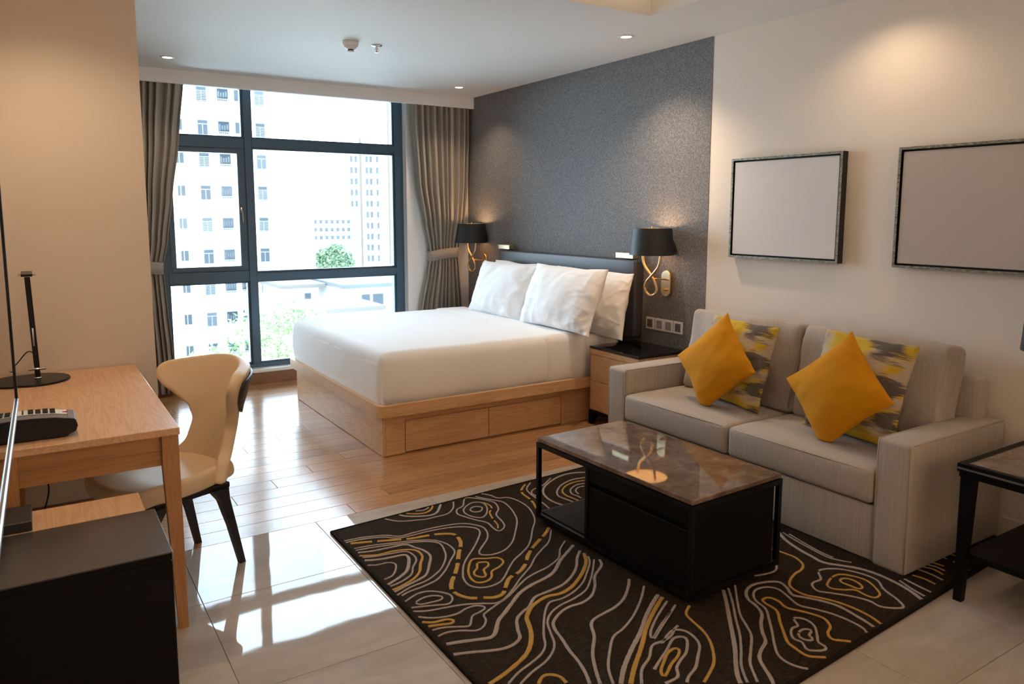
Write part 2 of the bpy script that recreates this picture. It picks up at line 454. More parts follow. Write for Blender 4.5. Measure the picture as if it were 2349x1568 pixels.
def mod_solid(o, t, off=0.0):
    m = o.modifiers.new('solid', 'SOLIDIFY'); m.thickness = t; m.offset = off

# ================================================================= room shell
XR, ZC, YW, YP, XL, YB = 3.75, 2.613, 6.69, 4.14, -0.20, -1.6   # right wall, ceiling, window wall, partition, left wall, back wall
XC = 0.502                                                       # free end of the partition

fl = struct(obj('floor', bx(XL-0.2, XR+0.3, YB-0.2, YW+0.3, -0.12, -0.004), 'grout'))
# timber boards: rows of 0.141 m, joints stepping 0.245 m per row, boards 1.217 m
PW, PL, Y0 = 0.141, 1.217, 3.488
plank_me = {}
row = 0; y = Y0
while y < YW-0.005:
    y1 = min(y+PW, YW); j = 1.298 + 0.245*row
    while j > XC-0.1: j -= PL
    x = j
    while x < XR:
        a, b = max(x, XL if y1 <= YP else XC), min(x+PL, XR)
        if b-a > 0.02:
            key = (round(b-a, 3), round(y1-y, 3))
            if key not in plank_me:
                o = obj('plank', bx(0.0007, b-a-0.0007, 0.0007, y1-y-0.0007, -0.012, 0.0, 0.0012, 1), 'plank_wood', fl)
                plank_me[key] = o.data
            else:
                o = bpy.data.objects.new('plank', plank_me[key]); C.objects.link(o); o.parent = fl
            o.location = (a, y, 0)
        x += PL
    row += 1; y += PW
# polished tiles
xs = [XL, 0.473, 1.088, 1.703, 2.318, 2.933, 3.548, XR]
ys = [Y0, 2.957, 2.305, 1.70, 1.13, 0.52, -0.09, -0.70, -1.31, YB]
tile_me = {}
for i in range(len(xs)-1):
    for k in range(len(ys)-1):
        a, b, c, d = xs[i], xs[i+1], ys[k+1], ys[k]
        key = (round(b-a, 3), round(d-c, 3))
        if key not in tile_me:
            o = obj('tile', bx(0.001, b-a-0.001, 0.001, d-c-0.001, -0.012, 0.0, 0.001, 1), 'tile_stone', fl); tile_me[key] = o.data
        else:
            o = bpy.data.objects.new('tile', tile_me[key]); C.objects.link(o); o.parent = fl
        o.location = (a, c, 0)

# walls
struct(obj('wall_left', bx(XL-0.15, XL, YB-0.15, YP+0.02, 0, ZC+0.35), 'cream_paint'))
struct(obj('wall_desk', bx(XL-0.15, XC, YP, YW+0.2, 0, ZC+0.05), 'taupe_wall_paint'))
wr_ = struct(obj('wall_right', bx(XR, XR+0.15, YB-0.15, YW+0.2, 0, ZC+0.35), 'cream_paint'))
obj('wallpaper', bx(XR-0.003, XR+0.01, 3.492, YW+0.01, 0.0, ZC), 'wallpaper_grey', wr_)
struct(obj('wall_near', bx(XL-0.15, XR+0.15, YB-0.15, YB, 0, ZC+0.35), 'cream_paint'))
WX0, WX1, WZ0, WZ1 = 0.872, 3.075, 0.128, 2.60     # window opening
bm = new()
box(bm, XC-0.02, WX0, YW, YW+0.22, 0, ZC+0.05); box(bm, WX1, XR+0.02, YW, YW+0.22, 0, ZC+0.05)
box(bm, WX0, WX1, YW, YW+0.22, 0, WZ0-0.022); box(bm, WX0, WX1, YW, YW+0.22, WZ1, ZC+0.05)
struct(obj('wall_window', bm, 'white_paint'))
# ceiling with a recessed tray over the sitting area
TX0, TX1, TY0, TY1, TZ = 0.35, 3.07, -0.6, 3.345, ZC+0.20
bm = new()
box(bm, XL-0.15, XR+0.15, TY1, YW+0.2, ZC, ZC+0.3); box(bm, XL-0.15, XR+0.15, YB-0.15, TY0, ZC, ZC+0.3)
box(bm, XL-0.15, TX0, TY0, TY1, ZC, ZC+0.3); box(bm, TX1, XR+0.15, TY0, TY1, ZC, ZC+0.3)
box(bm, TX0-0.01, TX1+0.01, TY0-0.01, TY1+0.01, TZ, ZC+0.3)
ceil = struct(obj('ceiling', bm, 'ceiling_paint'))
# pelmet in front of the curtain track
pel = struct(obj('trim_1', bx(XC, XR, 6.563, 6.592, 2.507, ZC, 0.002, 1), 'white_paint'))
struct(obj('trim_2', bx(XC+0.02, XR-0.01, 6.600, 6.628, ZC-0.03, ZC), 'white_plastic'))   # curtain track
# sill and baseboards
struct(obj('trim_3', bx(WX0-0.02, WX1+0.0, 6.672, 6.80, 0.106, 0.136, 0.004, 2), 'sill_white'))
struct(obj('baseboard_window', bx(XC, XR, 6.676, YW, 0, 0.100, 0.002, 1), 'skirting_wood'))
struct(obj('baseboard_right', bx(XR-0.014, XR, YB, 3.47, 0, 0.10, 0.003, 1), 'cream_paint'))
struct(obj('baseboard_desk', bx(XL, XC, YP-0.014, YP, 0, 0.10, 0.003, 1), 'skirting_wood'))

# window_1: dark metal frame with an opening casement
win = struct_root('window_1')
FY0, FY1 = 6.765, 6.845
bm = new()
box(bm, WX0, 0.952, FY0, FY1, WZ0, WZ1, 0.003, 1); box(bm, 2.990, WX1, FY0, FY1, WZ0, WZ1, 0.003, 1)
box(bm, 0.952, 2.990, FY0, FY1, WZ0, 0.170, 0.003, 1); box(bm, 0.952, 2.990, FY0, FY1, 2.555, WZ1, 0.003, 1)
obj('frame', bm, 'window_metal', win)
obj('mullion', bx(1.603, 1.664, FY0-0.004, FY1, 0.170, 2.555, 0.003, 1), 'window_metal', win)
obj('transom', bx(0.952, 1.603, FY0-0.001, FY1, 0.907, 1.0, 0.003, 1), 'window_metal', win)
obj('transom', bx(1.664, 2.990, FY0-0.001, FY1, 0.911, 0.975, 0.003, 1), 'window_metal', win)
obj('transom', bx(0.952, 1.603, FY0-0.001, FY1, 2.04, 2.128, 0.003, 1), 'window_metal', win)
obj('transom', bx(1.664, 2.990, FY0-0.001, FY1, 2.058, 2.128, 0.003, 1), 'window_metal', win)
# stepped glazing beads just inside each light
lights = [(0.952, 1.603, 0.170, 0.907), (1.664, 2.990, 0.170, 0.911), (1.664, 2.990, 0.975, 2.058), (0.952, 1.603, 2.128, 2.555), (1.664, 2.990, 2.128, 2.555)]
def rect(x0, x1, z0, z1): return [(x0, z0), (x1, z0), (x1, z1), (x0, z1)]
def frame_ring(x0, x1, z0, z1, t, ya, yb):
    bm = ring_prism(new(), rect(x0, x1, z0, z1), rect(x0+t, x1-t, z0+t, z1-t), ya, yb)
    for v in bm.verts: v.co = Vector((v.co.x, v.co.z, v.co.y))
    return bm
for (a, b, c, d) in lights:
    obj('glazing_bead', frame_ring(a, b, c, d, 0.016, FY0+0.022, FY1-0.01), 'window_metal', win)
    obj('glass', bx(a+0.012, b-0.012, FY0+0.048, FY0+0.054, c+0.012, d-0.012), 'pane_glass', win)
# casement: fixed rebate, sash, pane, lever handle
obj('casement_rebate', frame_ring(0.952, 1.603, 1.0, 2.04, 0.035, FY0+0.010, FY1-0.01), 'window_metal', win)
sash = obj('casement_sash', frame_ring(0.989, 1.567, 1.013, 2.028, 0.030, FY0-0.006, FY0+0.05), 'window_metal', win)
obj('glass', bx(1.015, 1.541, FY0+0.02, FY0+0.026, 1.04, 2.0), 'pane_glass', sash)
bm = bx(1.545, 1.561, FY0-0.02, FY0-0.004, 1.50, 1.545, 0.003, 1)
tube(bm, [(1.553, FY0-0.022, 1.525), (1.553, FY0-0.04, 1.522), (1.556, FY0-0.043, 1.50), (1.562, FY0-0.04, 1.415)], [0.007, 0.007, 0.007, 0.005], 8)
obj('handle', bm, 'chrome', sash)
for ch in win.children:
    if ch.name.startswith(('frame', 'mullion', 'transom', 'casement')): pass

# ================================================================= lamps in the ceiling
def downlight(x, y, label, vis=True, power=16, group='round recessed ceiling spotlights', angle=120):
    t = thing('downlight', label, 'ceiling light', (x, y, ZC), 0, group)
    o = obj('trim_ring', lathe(new(), [(0.034, 0.0), (0.050, 0.0), (0.050, -0.004), (0.042, -0.007), (0.034, -0.005)], n=36, caps=False), 'white_plastic', t, True)
    g = obj('lamp_disc', lathe(new(), [(0.035, -0.001), (0.035, -0.003)], n=32), 'lamp_glow', t)
    spot('downlight_and_fill_beam', (x, y, ZC-0.012), power, angle)
    return t
downlight(0.93, 6.08, 'lit round ceiling spotlight above the left curtain', power=9)
downlight(3.325, 6.09, 'lit round ceiling spotlight above the curtain beside the grey wallpaper', power=16)
downlight(3.285, 3.80, 'lit round ceiling spotlight nearest the ceiling recess', power=34)
# downlights inferred out of view, plus unseen spots added as fill
SPOTS = [(3.42, 2.25, 7.5, 140), (0.12, 3.50, 17, 135), (0.15, 2.2, 11, 130), (0.7, -0.75, 95, 95), (2.0, -0.75, 100, 95), (3.2, -0.75, 85, 95), (0.15, 0.2, 6, 150)]
for k, (x, y, p, an) in enumerate(SPOTS):
    o = spot('downlight_and_fill_beam', (x, y, ZC-0.012), p, an)
    if y == -0.75: o.rotation_euler = (math.radians(-42), 0, 0)      # added fill spots, bounced off the near wall
# warm cove strips inside the ceiling tray
def cove(loc, sx, sy, rot, power):
    l = bpy.data.lights.new('cove_strip', 'AREA'); l.shape = 'RECTANGLE'; l.size = sx; l.size_y = sy
    l.energy = power; l.color = (1.0, 0.66, 0.36)
    o = bpy.data.objects.new('cove_strip', l); C.objects.link(o); o.location = loc; o.rotation_euler = rot
    return o
COVE = 0.6
cove((TX1-0.10, (TY0+TY1)/2, TZ-0.03), 0.03, TY1-TY0-0.2, (0, -PI/2, 0), COVE)      # throws light on the tray's long side
cove(((TX0+TX1)/2, TY1-0.10, TZ-0.03), TX1-TX0-0.2, 0.03, (PI/2, 0, 0), COVE)

t = thing('smoke_detector', 'white domed smoke detector on the ceiling', 'smoke detector', (1.863, 4.887, ZC))
obj('base', lathe(new(), [(0.0, 0.0), (0.052, 0.0), (0.053, -0.012), (0.050, -0.026), (0.047, -0.030), (0.0, -0.030)], n=40), 'white_plastic', t, True)
obj('sensor_cone', lathe(new(), [(0.046, -0.029), (0.030, -0.048), (0.022, -0.052)], n=40), 'white_plastic', t, True)
obj('sensor_gap', lathe(new(), [(0.019, -0.050), (0.019, -0.060)], n=24), 'dark_plastic', t)
obj('sensor_cap', lathe(new(), [(0.022, -0.060), (0.023, -0.066), (0.012, -0.070), (0.0, -0.071)], n=24, caps=False), 'white_plastic', t, True)
t = thing('fire_sprinkler', 'small chrome fire sprinkler hanging from the ceiling', 'sprinkler', (2.052, 4.904, ZC))
obj('escutcheon', lathe(new(), [(0.036, 0.0), (0.038, -0.004), (0.018, -0.010), (0.008, -0.011)], n=32), 'chrome', t, True)
bm = lathe(new(), [(0.009, -0.008), (0.009, -0.022), (0.006, -0.024)], n=16)
tube(bm, [(-0.008, 0, -0.022), (-0.011, 0, -0.034), (-0.003, 0, -0.046)], 0.0022, 6); tube(bm, [(0.008, 0, -0.022), (0.011, 0, -0.034), (0.003, 0, -0.046)], 0.0022, 6)
obj('nozzle', bm, 'chrome', t, True)
obj('glass_bulb', lathe(new(), [(0.002, -0.022), (0.0028, -0.033), (0.002, -0.044)], n=10), 'red_plastic', t, True)
obj('deflector', lathe(new(), [(0.012, -0.046), (0.012, -0.048)], n=20), 'chrome', t)

# ================================================================= curtains
def interp(tab, z):
    if z >= tab[0][0]: return tab[0][1:]
    for a, b in zip(tab[:-1], tab[1:]):
        if a[0] >= z >= b[0]:
            f = (a[0]-z)/(a[0]-b[0]); f = f*f*(3-2*f)*0.4+f*0.6
            return [p+(q-p)*f for p, q in zip(a[1:], b[1:])]
    return tab[-1][1:]
def curtain(tab, y0, folds, seed, nz=64, nx=230, ztop=2.59, zbot=0.03, u0=0.0, u1=1.0, bulge=None):
    rnd = random.Random(seed); ph = rnd.random()*6; bm = new(); rows = []
    off = [rnd.uniform(-0.22, 0.22) for _ in range(folds*2+4)]
    for k in range(nz+1):
        z = ztop + (zbot-ztop)*k/nz; xl, xr, amp = interp(tab, z); r = []
        for i in range(nx+1):
            u = u0+(u1-u0)*i/nx; s = u*folds; c = int(s)
            w_ = s + off[c]*(1-(s-c)) + off[c+1]*(s-c)
            a = 2*PI*w_ + ph + 0.35*math.sin(z*1.3+u*9)
            x = xl+(xr-xl)*u + 0.010*math.sin(a*1.0+1.2)
            y = y0 - amp*(2.2*abs(math.sin(a/2))**0.85-1.2 + 0.20*math.sin(1.6*a+z*1.1)+0.25*noise.noise(Vector((u*6, z*0.9, seed))))
            r.append(bm.verts.new((x, y, z)))
        rows.append(r)
    for a, b in zip(rows[:-1], rows[1:]):
        for i in range(nx): bm.faces.new((a[i], a[i+1], b[i+1], b[i]))
    return bm
RT = [(2.6, 3.115, 3.705, 0.034), (2.2, 3.125, 3.70, 0.036), (1.78, 3.155, 3.685, 0.036), (1.41, 3.222, 3.648, 0.032), (1.18, 3.268, 3.592, 0.024), (1.08, 3.275, 3.575, 0.020), (0.95, 3.25, 3.585, 0.026), (0.58, 3.165, 3.615, 0.036), (0.0, 3.11, 3.64, 0.036)]
LT = [(2.6, 0.62, 1.118, 0.034), (2.08, 0.62, 1.055, 0.035), (1.63, 0.63, 0.985, 0.032), (1.28, 0.65, 0.932, 0.026), (1.06, 0.66, 0.886, 0.018), (0.93, 0.655, 0.893, 0.022), (0.685, 0.65, 0.905, 0.028), (0.40, 0.645, 0.923, 0.03), (0.0, 0.63, 0.952, 0.032)]
def tieback(t, xa, xb, za, zb, y0, h, ry):
    bm = new(); n = 48; xc = (xa+xb)/2; rx = (xb-xa)/2+0.006; rings = []
    for s, rr in ((0, 1.0), (1, 1.0)):
        pass
    L = []
    for i in range(n):
        a = 2*PI*i/n; x = xc+rx*math.copysign(abs(math.cos(a))**0.7, math.cos(a)); y = y0+ry*math.copysign(abs(math.sin(a))**0.7, math.sin(a))
        z = za+(zb-za)*((x-xa)/(xb-xa)) + 0.004*math.sin(3*a)
        nrm = Vector((math.cos(a), math.sin(a), 0))*0.004
        L.append([bm.verts.new(Vector((x, y, z-h/2))), bm.verts.new(Vector((x, y, z-h/2))+nrm), bm.verts.new(Vector((x, y, z+h/2))+nrm), bm.verts.new(Vector((x, y, z+h/2)))])
    for i in range(n):
        j = (i+1) % n
        for q in range(4): bm.faces.new((L[i][q], L[i][(q+1) % 4], L[j][(q+1) % 4], L[j][q]))
    return obj('tieback', bm, 'curtain_cloth', t, True)
t = thing('curtain', 'tied-back taupe curtain between the window and the grey wallpaper', 'curtain', (0, 0, 0), 0, 'taupe curtains at the window')
o = obj('drape', curtain(RT, 6.612, 9, 3), 'curtain_cloth', t, True); mod_solid(o, 0.003)
LN = [(2.6, 3.066, 3.20, 0.01), (2.2, 3.09, 3.2, 0.01), (1.78, 3.135, 3.22, 0.008), (1.41, 3.21, 3.28, 0.006), (1.18, 3.255, 3.32, 0.005), (1.08, 3.265, 3.33, 0.005), (0.58, 3.155, 3.30, 0.008), (0.0, 3.10, 3.3, 0.01)]
o = obj('lining', curtain(LN, 6.648, 1, 5, nx=24), 'curtain_lining', t, True); mod_solid(o, 0.002)
tieback(t, 3.268, 3.582, 1.085, 1.118, 6.622, 0.098, 0.044)
bm = lathe(new(), [(0.008, 0), (0.012, 0.01), (0.006, 0.02)], n=14)
for v in bm.verts: v.co = Vector((3.592, YW-0.03-v.co.z, 1.12)) + Vector((v.co.x, 0, v.co.y))
tube(bm, [(3.592, YW, 1.12), (3.592, YW-0.04, 1.12)], 0.004, 8)
obj('tieback_hook', bm, 'black_metal', t, True)
t = thing('curtain', 'tied-back taupe curtain at the end of the desk wall', 'curtain', (0, 0, 0), 0, 'taupe curtains at the window')
o = obj('drape', curtain(LT, 6.618, 8, 8), 'curtain_cloth', t, True); mod_solid(o, 0.003)
tieback(t, 0.655, 0.888, 1.06, 1.058, 6.622, 0.098, 0.042)

# ================================================================= bed
bed = thing('bed', 'oak platform bed with grey leather headboard and drawers underneath', 'bed', (0, 0, 0))
obj('platform_core', bx(1.775, 3.70, 4.247, 5.966, 0.0, 0.262), 'oak', bed)
obj('foot_panel', bx(1.755, 1.775, 4.227, 5.986, 0.002, 0.265, 0.0015, 1), 'oak_y', bed)
obj('side_panel', bx(1.7755, 1.905, 4.227, 4.247, 0.002, 0.265, 0.0015, 1), 'oak', bed)
obj('side_panel', bx(3.117, 3.70, 4.227, 4.247, 0.002, 0.265, 0.0015, 1), 'oak', bed)
obj('side_panel', bx(1.7755, 3.70, 5.966, 5.986, 0.002, 0.265, 0.0015, 1), 'oak', bed)
obj('top_strip', bx(1.9055, 3.1165, 4.227, 4.247, 0.236, 0.265, 0.001, 1), 'oak', bed)
obj('drawer_recess', bx(1.9055, 3.1165, 4.244, 4.249, 0.002, 0.238), 'oak', bed)
for a, b in ((1.909, 2.514), (2.518, 3.113)):
    obj('drawer', bx(a, b, 4.227, 4.246, 0.012, 0.208, 0.0015, 1), 'oak', bed)
outer = [(3.66, 6.05)] ; 
oc = rrect(1.71, 3.70, 4.16, 6.05, 0.055, 6); ic = rrect(1.742, 3.69, 4.195, 6.015, 0.03, 6)
obj('rail', ring_prism(new(), oc, ic, 0.265, 0.336), 'oak', bed)
rail = bed.children[-1]
bm = bmesh.new(); bm.from_mesh(rail.data)
bmesh.ops.bevel(bm, geom=[e for e in bm.edges if all(abs(v.co.z-0.336) < 1e-4 for v in e.verts)], offset=0.004, segments=2, affect='EDGES', profile=0.5)
bm.to_mesh(rail.data); bm.free(); smooth_by_angle(rail, 40)
obj('slat_deck', bx(1.735, 3.69, 4.19, 6.02, 0.262, 0.285), 'black_wood', bed)
def mfn(p, u):
    p = p.copy(); p.z += 0.006*noise.noise(Vector((u.x*3, u.y*3, 2))); return p
obj('mattress', rbox(new(), (2.70, 5.11, 0.45), (0.96, 0.885, 0.165), 0.05, (16, 14, 3), mfn), 'linen_white', bed, True)
hb = obj('headboard', rbox(new(), (3.705, 5.03, 0.88), (0.045, 0.942, 0.283), 0.018, (2, 20, 8)), 'grey_leather', bed, True)

def duvet_fn(off, seed, x0, x1, y0, y1):
    def fn(p, u):
        p = p.copy(); top = max(0.0, u.z); wx = max(0, 1-u.x*u.x); wy = max(0, 1-u.y*u.y)
        if u.z > 0.2:
            p.z += 0.014*wy*min(1, (1-abs(u.x))*3) + 0.004*noise.noise(Vector((p.x*2.2+seed, p.y*2.2, 0)))*min(1, wy*3)
        zz = max(0.0, 1-u.z*u.z)
        # belly of the hanging sides and the tuck under at the rail
        if abs(u.y) > 0.86: p.y += math.copysign(0.018*zz - 0.030*max(0, -u.z-0.55), u.y) + 0.004*noise.noise(Vector((p.x*6, p.z*3, seed)))
        if u.x < -0.86: p.x -= 0.016*zz - 0.026*max(0, -u.z-0.55) + 0.004*noise.noise(Vector((p.y*6, p.z*3, seed)))
        if u.z < -0.2 and (abs(u.y) > 0.9 or u.x < -0.9):
            f = (-u.z-0.2)/0.8
            s = noise.noise(Vector(((p.x+p.y)*16, p.z*1.5, seed+4)))
            if abs(u.y) > 0.9: p.y += 0.009*f*s
            else: p.x += 0.005*f*s
        p += p.normalized()*0
        return p
    return fn
DX0, DX1, DY0, DY1, DZ0, DZ1 = 1.752, 3.335, 4.222, 6.03, 0.292, 0.648
c = ((DX0+DX1)/2, (DY0+DY1)/2, (DZ0+DZ1)/2); h = ((DX1-DX0)/2, (DY1-DY0)/2, (DZ1-DZ0)/2)
dv = obj('duvet', rbox(new(), c, h, 0.055, (70, 70, 16), duvet_fn(0, 1, 0, 0, 0, 0)), 'linen_white', None, True)
tag(dv, 'smooth white duvet tucked over the platform bed', 'duvet')
# pleat seam at the near foot corner and the turned-down band at the head
bm = tube(new(), catmull([(1.762, 4.228, 0.630), (1.748, 4.214, 0.58), (1.742, 4.207, 0.48), (1.744, 4.209, 0.40), (1.752, 4.217, 0.33)], 5), 0.004, 8)
obj('corner_seam', bm, 'linen_white', dv, True)
tx0, tx1 = 2.955, 3.342
c2 = ((tx0+tx1)/2, c[1], c[2]); h2 = ((tx1-tx0)/2, h[1]+0.007, h[2]+0.006)
def tfn(p, u):
    q = Vector((p.x + c2[0]-c[0], p.y, p.z)); uu = Vector(((p.x+c2[0]-c[0])/h[0], u.y, u.z))
    r = duvet_fn(0, 1, 0, 0, 0, 0)(q, uu)
    dx = 0.05*max(0, (q.y+h[1])/(2*h[1]))       # the hem runs slightly off square
    return Vector((r.x-(c2[0]-c[0]) + dx*(0.5-0.5*u.x), r.y, r.z))
obj('turndown', rbox(new(), c2, h2, 0.05, (16, 60, 14), tfn), 'linen_white', dv, True)

# ---- four bed pillows
def bed_pillow(label, y, xb, zb, lean, seed, w=0.80, hgt=0.46, t=0.19, yaw=0.0):
    o = obj('pillow', pillow(w, hgt, t, 56, 0.05, 0.012, seed, 2.3, 0.62, None, 5.0, 0.013), 'linen_white', None, True)
    mod_subsurf(o, 1)
    H = Vector((math.sin(lean), 0, math.cos(lean))); W = Vector((math.sin(yaw), math.cos(yaw), 0))
    orient(o, Vector((xb, y, zb)) + H*hgt/2, W, H)
    return tag(o, label, 'pillow', 'white bed pillows')
bed_pillow('white pillow standing in front, near the window', 5.335, 3.225, 0.640, 0.36, 1, 0.86, 0.475, 0.21)
bed_pillow('white pillow standing in front, nearer the bedside table', 4.475, 3.20, 0.650, 0.36, 5, 0.85, 0.49, 0.23, -0.03)
bed_pillow('white pillow behind, against the headboard near the window', 5.41, 3.475, 0.625, 0.20, 9, 0.88, 0.465, 0.17)
bed_pillow('white pillow behind, at the headboard end nearest the bedside table', 4.455, 3.475, 0.600, 0.20, 14, 0.92, 0.49, 0.18)

# ================================================================= bedside tables
ns = thing('nightstand', 'oak bedside table with black stone top beside the sofa', 'bedside table', (3.53, 3.90, 0), 0, 'bedside tables')
X0, X1, Y1_, Y2_ = -0.215, 0.205, -0.253, 0.253
obj('top_slab', bx(X0-0.005, X1+0.012, Y1_-0.005, Y2_+0.004, 0.548, 0.566, 0.002, 1), 'granite_black', ns)
obj('carcass', bx(X0+0.012, X1, Y1_, Y2_, 0.10, 0.548, 0.0015, 1), 'oak_z', ns)
for z0, z1 in ((0.108, 0.318), (0.322, 0.505)):
    d = obj('drawer', bx(X0, X0+0.0115, Y1_+0.002, Y2_-0.002, z0, z1, 0.0015, 1), 'oak_y', ns)
    zc = z1-0.045 if z1 < 0.4 else z0+0.07
    pm = new(); box(pm, X0-0.010, X0-0.0005, -0.17, -0.05, zc-0.035, zc+0.035, 0.003, 1)
    obj('handle', pm, 'desk_oak_x', d)
obj('apron', bx(X0, X0+0.0115, Y1_+0.002, Y2_-0.002, 0.508, 0.546, 0.001, 1), 'oak_y', ns)
obj('plinth', bx(X0-0.006, X1, Y1_-0.004, Y2_+0.004, 0.082, 0.10, 0.001, 1), 'black_wood', ns)
for sx, sy in ((X0, Y1_), (X0, Y2_), (X1, Y1_), (X1, Y2_)):
    ix = 1 if sx < 0 else -1; iy = 1 if sy < 0 else -1
    a = [(sx-0.006*ix, sy-0.004*iy), (sx+0.055*ix, sy-0.004*iy), (sx+0.055*ix, sy+0.055*iy), (sx-0.006*ix, sy+0.055*iy)]
    b = [(sx-0.006*ix, sy-0.004*iy), (sx+0.022*ix, sy-0.004*iy), (sx+0.022*ix, sy+0.022*iy), (sx-0.006*ix, sy+0.022*iy)]
    obj('foot', loft(new(), [[Vector((x, y, 0)) for x, y in b], [Vector((x, y, 0.082)) for x, y in a]]), 'black_wood', ns)
n2 = copy_tree(ns); n2.location = (3.53, 6.305, 0)
tag(n2, 'black-topped bedside table mostly hidden behind the far side of the bed', 'bedside table', 'bedside tables')

# ================================================================= wall lamps
def sconce(label, y, z0):
    t = thing('wall_lamp', label, 'wall lamp', (XR, y, 0), 0, 'brass wall lamps with black shades')
    x = -0.16
    pl = lathe(new(), [(0.0, 0), (0.045, 0), (0.045, 0.018), (0.041, 0.022), (0.0, 0.022)], n=40)
    for v in pl.verts:
        a, b, cc = v.co; b += math.copysign(0.048, b) if abs(b) > 1e-6 else 0
        v.co = Vector((-0.003-cc, a, 1.012+b))
    obj('back_plate', pl, 'brass_pale', t); smooth_by_angle(t.children[-1], 40)
    obj('arm', tube(new(), [(-0.02, 0, 1.04), (x, -0.012, 1.053)], 0.0055, 12), 'brass', t, True)
    kn = lathe(new(), [(0.0, 0), (0.009, 0), (0.009, 0.028), (0.0, 0.028)], n=20)
    for v in kn.verts: v.co = Vector((-0.024-v.co.z, v.co.x-0.012, 0.968+v.co.y))
    obj('switch_knob', kn, 'brass', t); smooth_by_angle(t.children[-1], 40)
    pts = [(.094, .03), (.094, 0), (.081, -.07), (.026, -.128), (-.022, -.182), (-.05, -.232), (-.036, -.268), (.003, -.279), (.037, -.260), (.049, -.222), (.028, -.182), (-.024, -.135), (-.081, -.074), (-.095, 0), (-.095, .03)]
    P = [(x + 0.012*math.sin(PI*i/(len(pts)-1)*2), a, 1.216+b) for i, (a, b) in enumerate(pts)]
    obj('looped_stem', tube(new(), catmull(P, 6), 0.0095, 12), 'brass', t, True)
    # shade: thin tapered drum, open at the top
    pr = [(0.153, 1.216), (0.134, 1.398), (0.131, 1.398), (0.150, 1.216), (0.153, 1.216)]
    sh = obj('lamp_shade', lathe(new(), pr, (x, 0, 0), 48, False), 'shade_black', t, True); smooth_by_angle(sh, 40)
    obj('diffuser_disc', lathe(new(), [(0.149, 1.224), (0.149, 1.226)], (x, 0, 0), 40), 'diffuser', t)
    bm = new(); lathe(bm, [(0.005, 1.39), (0.007, 1.405), (0.003, 1.413)], (x, 0, 0), 14)
    tube(bm, [(x, -0.13, 1.385), (x, 0.13, 1.385)], 0.003, 6); tube(bm, [(x-0.13, 0, 1.385), (x+0.13, 0, 1.385)], 0.003, 6)
    obj('finial', bm, 'brass', t, True)
    obj('bulb', lathe(new(), [(0.004, 1.26), (0.022, 1.285), (0.03, 1.31), (0.022, 1.335), (0.004, 1.345)], (x, 0, 0), 20), 'lamp_glow', t, True)
    l = bpy.data.lights.new('wall_lamp_light', 'POINT'); l.energy = 2.2; l.color = (1.0, 0.55, 0.25); l.shadow_soft_size = 0.03
    o = bpy.data.objects.new('wall_lamp_light', l); C.objects.link(o); o.location = (XR+x, y, z0+1.36); 
    return t
sconce('brass wall lamp with black drum shade, above the bedside table near the sofa', 3.845, 0)
s2 = sconce('brass wall lamp with black drum shade, beside the right-hand curtain', 6.345, 0)

def reading_light(label, y):
    t = thing('reading_light', label, 'reading light', (XR, y, 1.19), 0, 'brass reading lights above the headboard')
    obj('mount', bx(-0.02, -0.003, -0.05, 0.05, -0.022, 0.022, 0.002, 1), 'brass', t)
    obj('bar', bx(-0.075, -0.02, -0.095, 0.095, -0.020, 0.020, 0.003, 2), 'brass_pale', t)
    obj('end_cap', bx(-0.076, -0.0195, 0.078, 0.096, -0.021, 0.021, 0.002, 1), 'brass', t)
reading_light('small brass reading light at the window end of the headboard', 5.90)
reading_light('small brass reading light partly behind the nearer wall lamp', 4.225)

# ================================================================= sockets and switches
def plate(kind, label, y, holes):
    t = thing(kind, label, 'socket' if holes else 'switch', (XR-0.003, y, 0.713), 0, 'white wall plates under the lamp')
    obj('plate', bx(-0.009, 0, -0.0435, 0.0435, -0.0435, 0.0435, 0.003, 2), 'white_plastic', t)
    obj('insert', bx(-0.0115, -0.0085, -0.027, 0.027, -0.029, 0.029, 0.001, 1), 'grey_plastic' if not holes else 'phone_grey', t)
    if holes:
        bm = new()
        for (a, b, ww, hh) in ((0, 0.016, 0.004, 0.008), (-0.012, -0.012, 0.008, 0.004), (0.012, -0.012, 0.008, 0.004), (-0.014, 0.006, 0.006, 0.006), (0.014, 0.006, 0.006, 0.006), (0, -0.006, 0.006, 0.006)):
            box(bm, -0.0125, -0.0110, a-ww/2, a+ww/2, b-hh/2, b+hh/2)
        ins = t.children[-1]
        obj('socket_holes', bm, 'sill_white' if False else 'dark_plastic', ins)
    else:
        obj('rocker_mark', bx(-0.0122, -0.0112, -0.004, 0.004, -0.006, -0.003), 'white_plastic', t.children[-1])
plate('wall_socket', 'white wall socket nearest the headboard, first in the row', 4.004, True)
plate('light_switch', 'white light switch with grey rocker, second plate from the headboard', 3.908, False)
plate('light_switch', 'white light switch with grey rocker, third plate from the headboard', 3.818, False)
plate('wall_socket', 'white wall socket nearest the sofa, last in the row', 3.725, True)

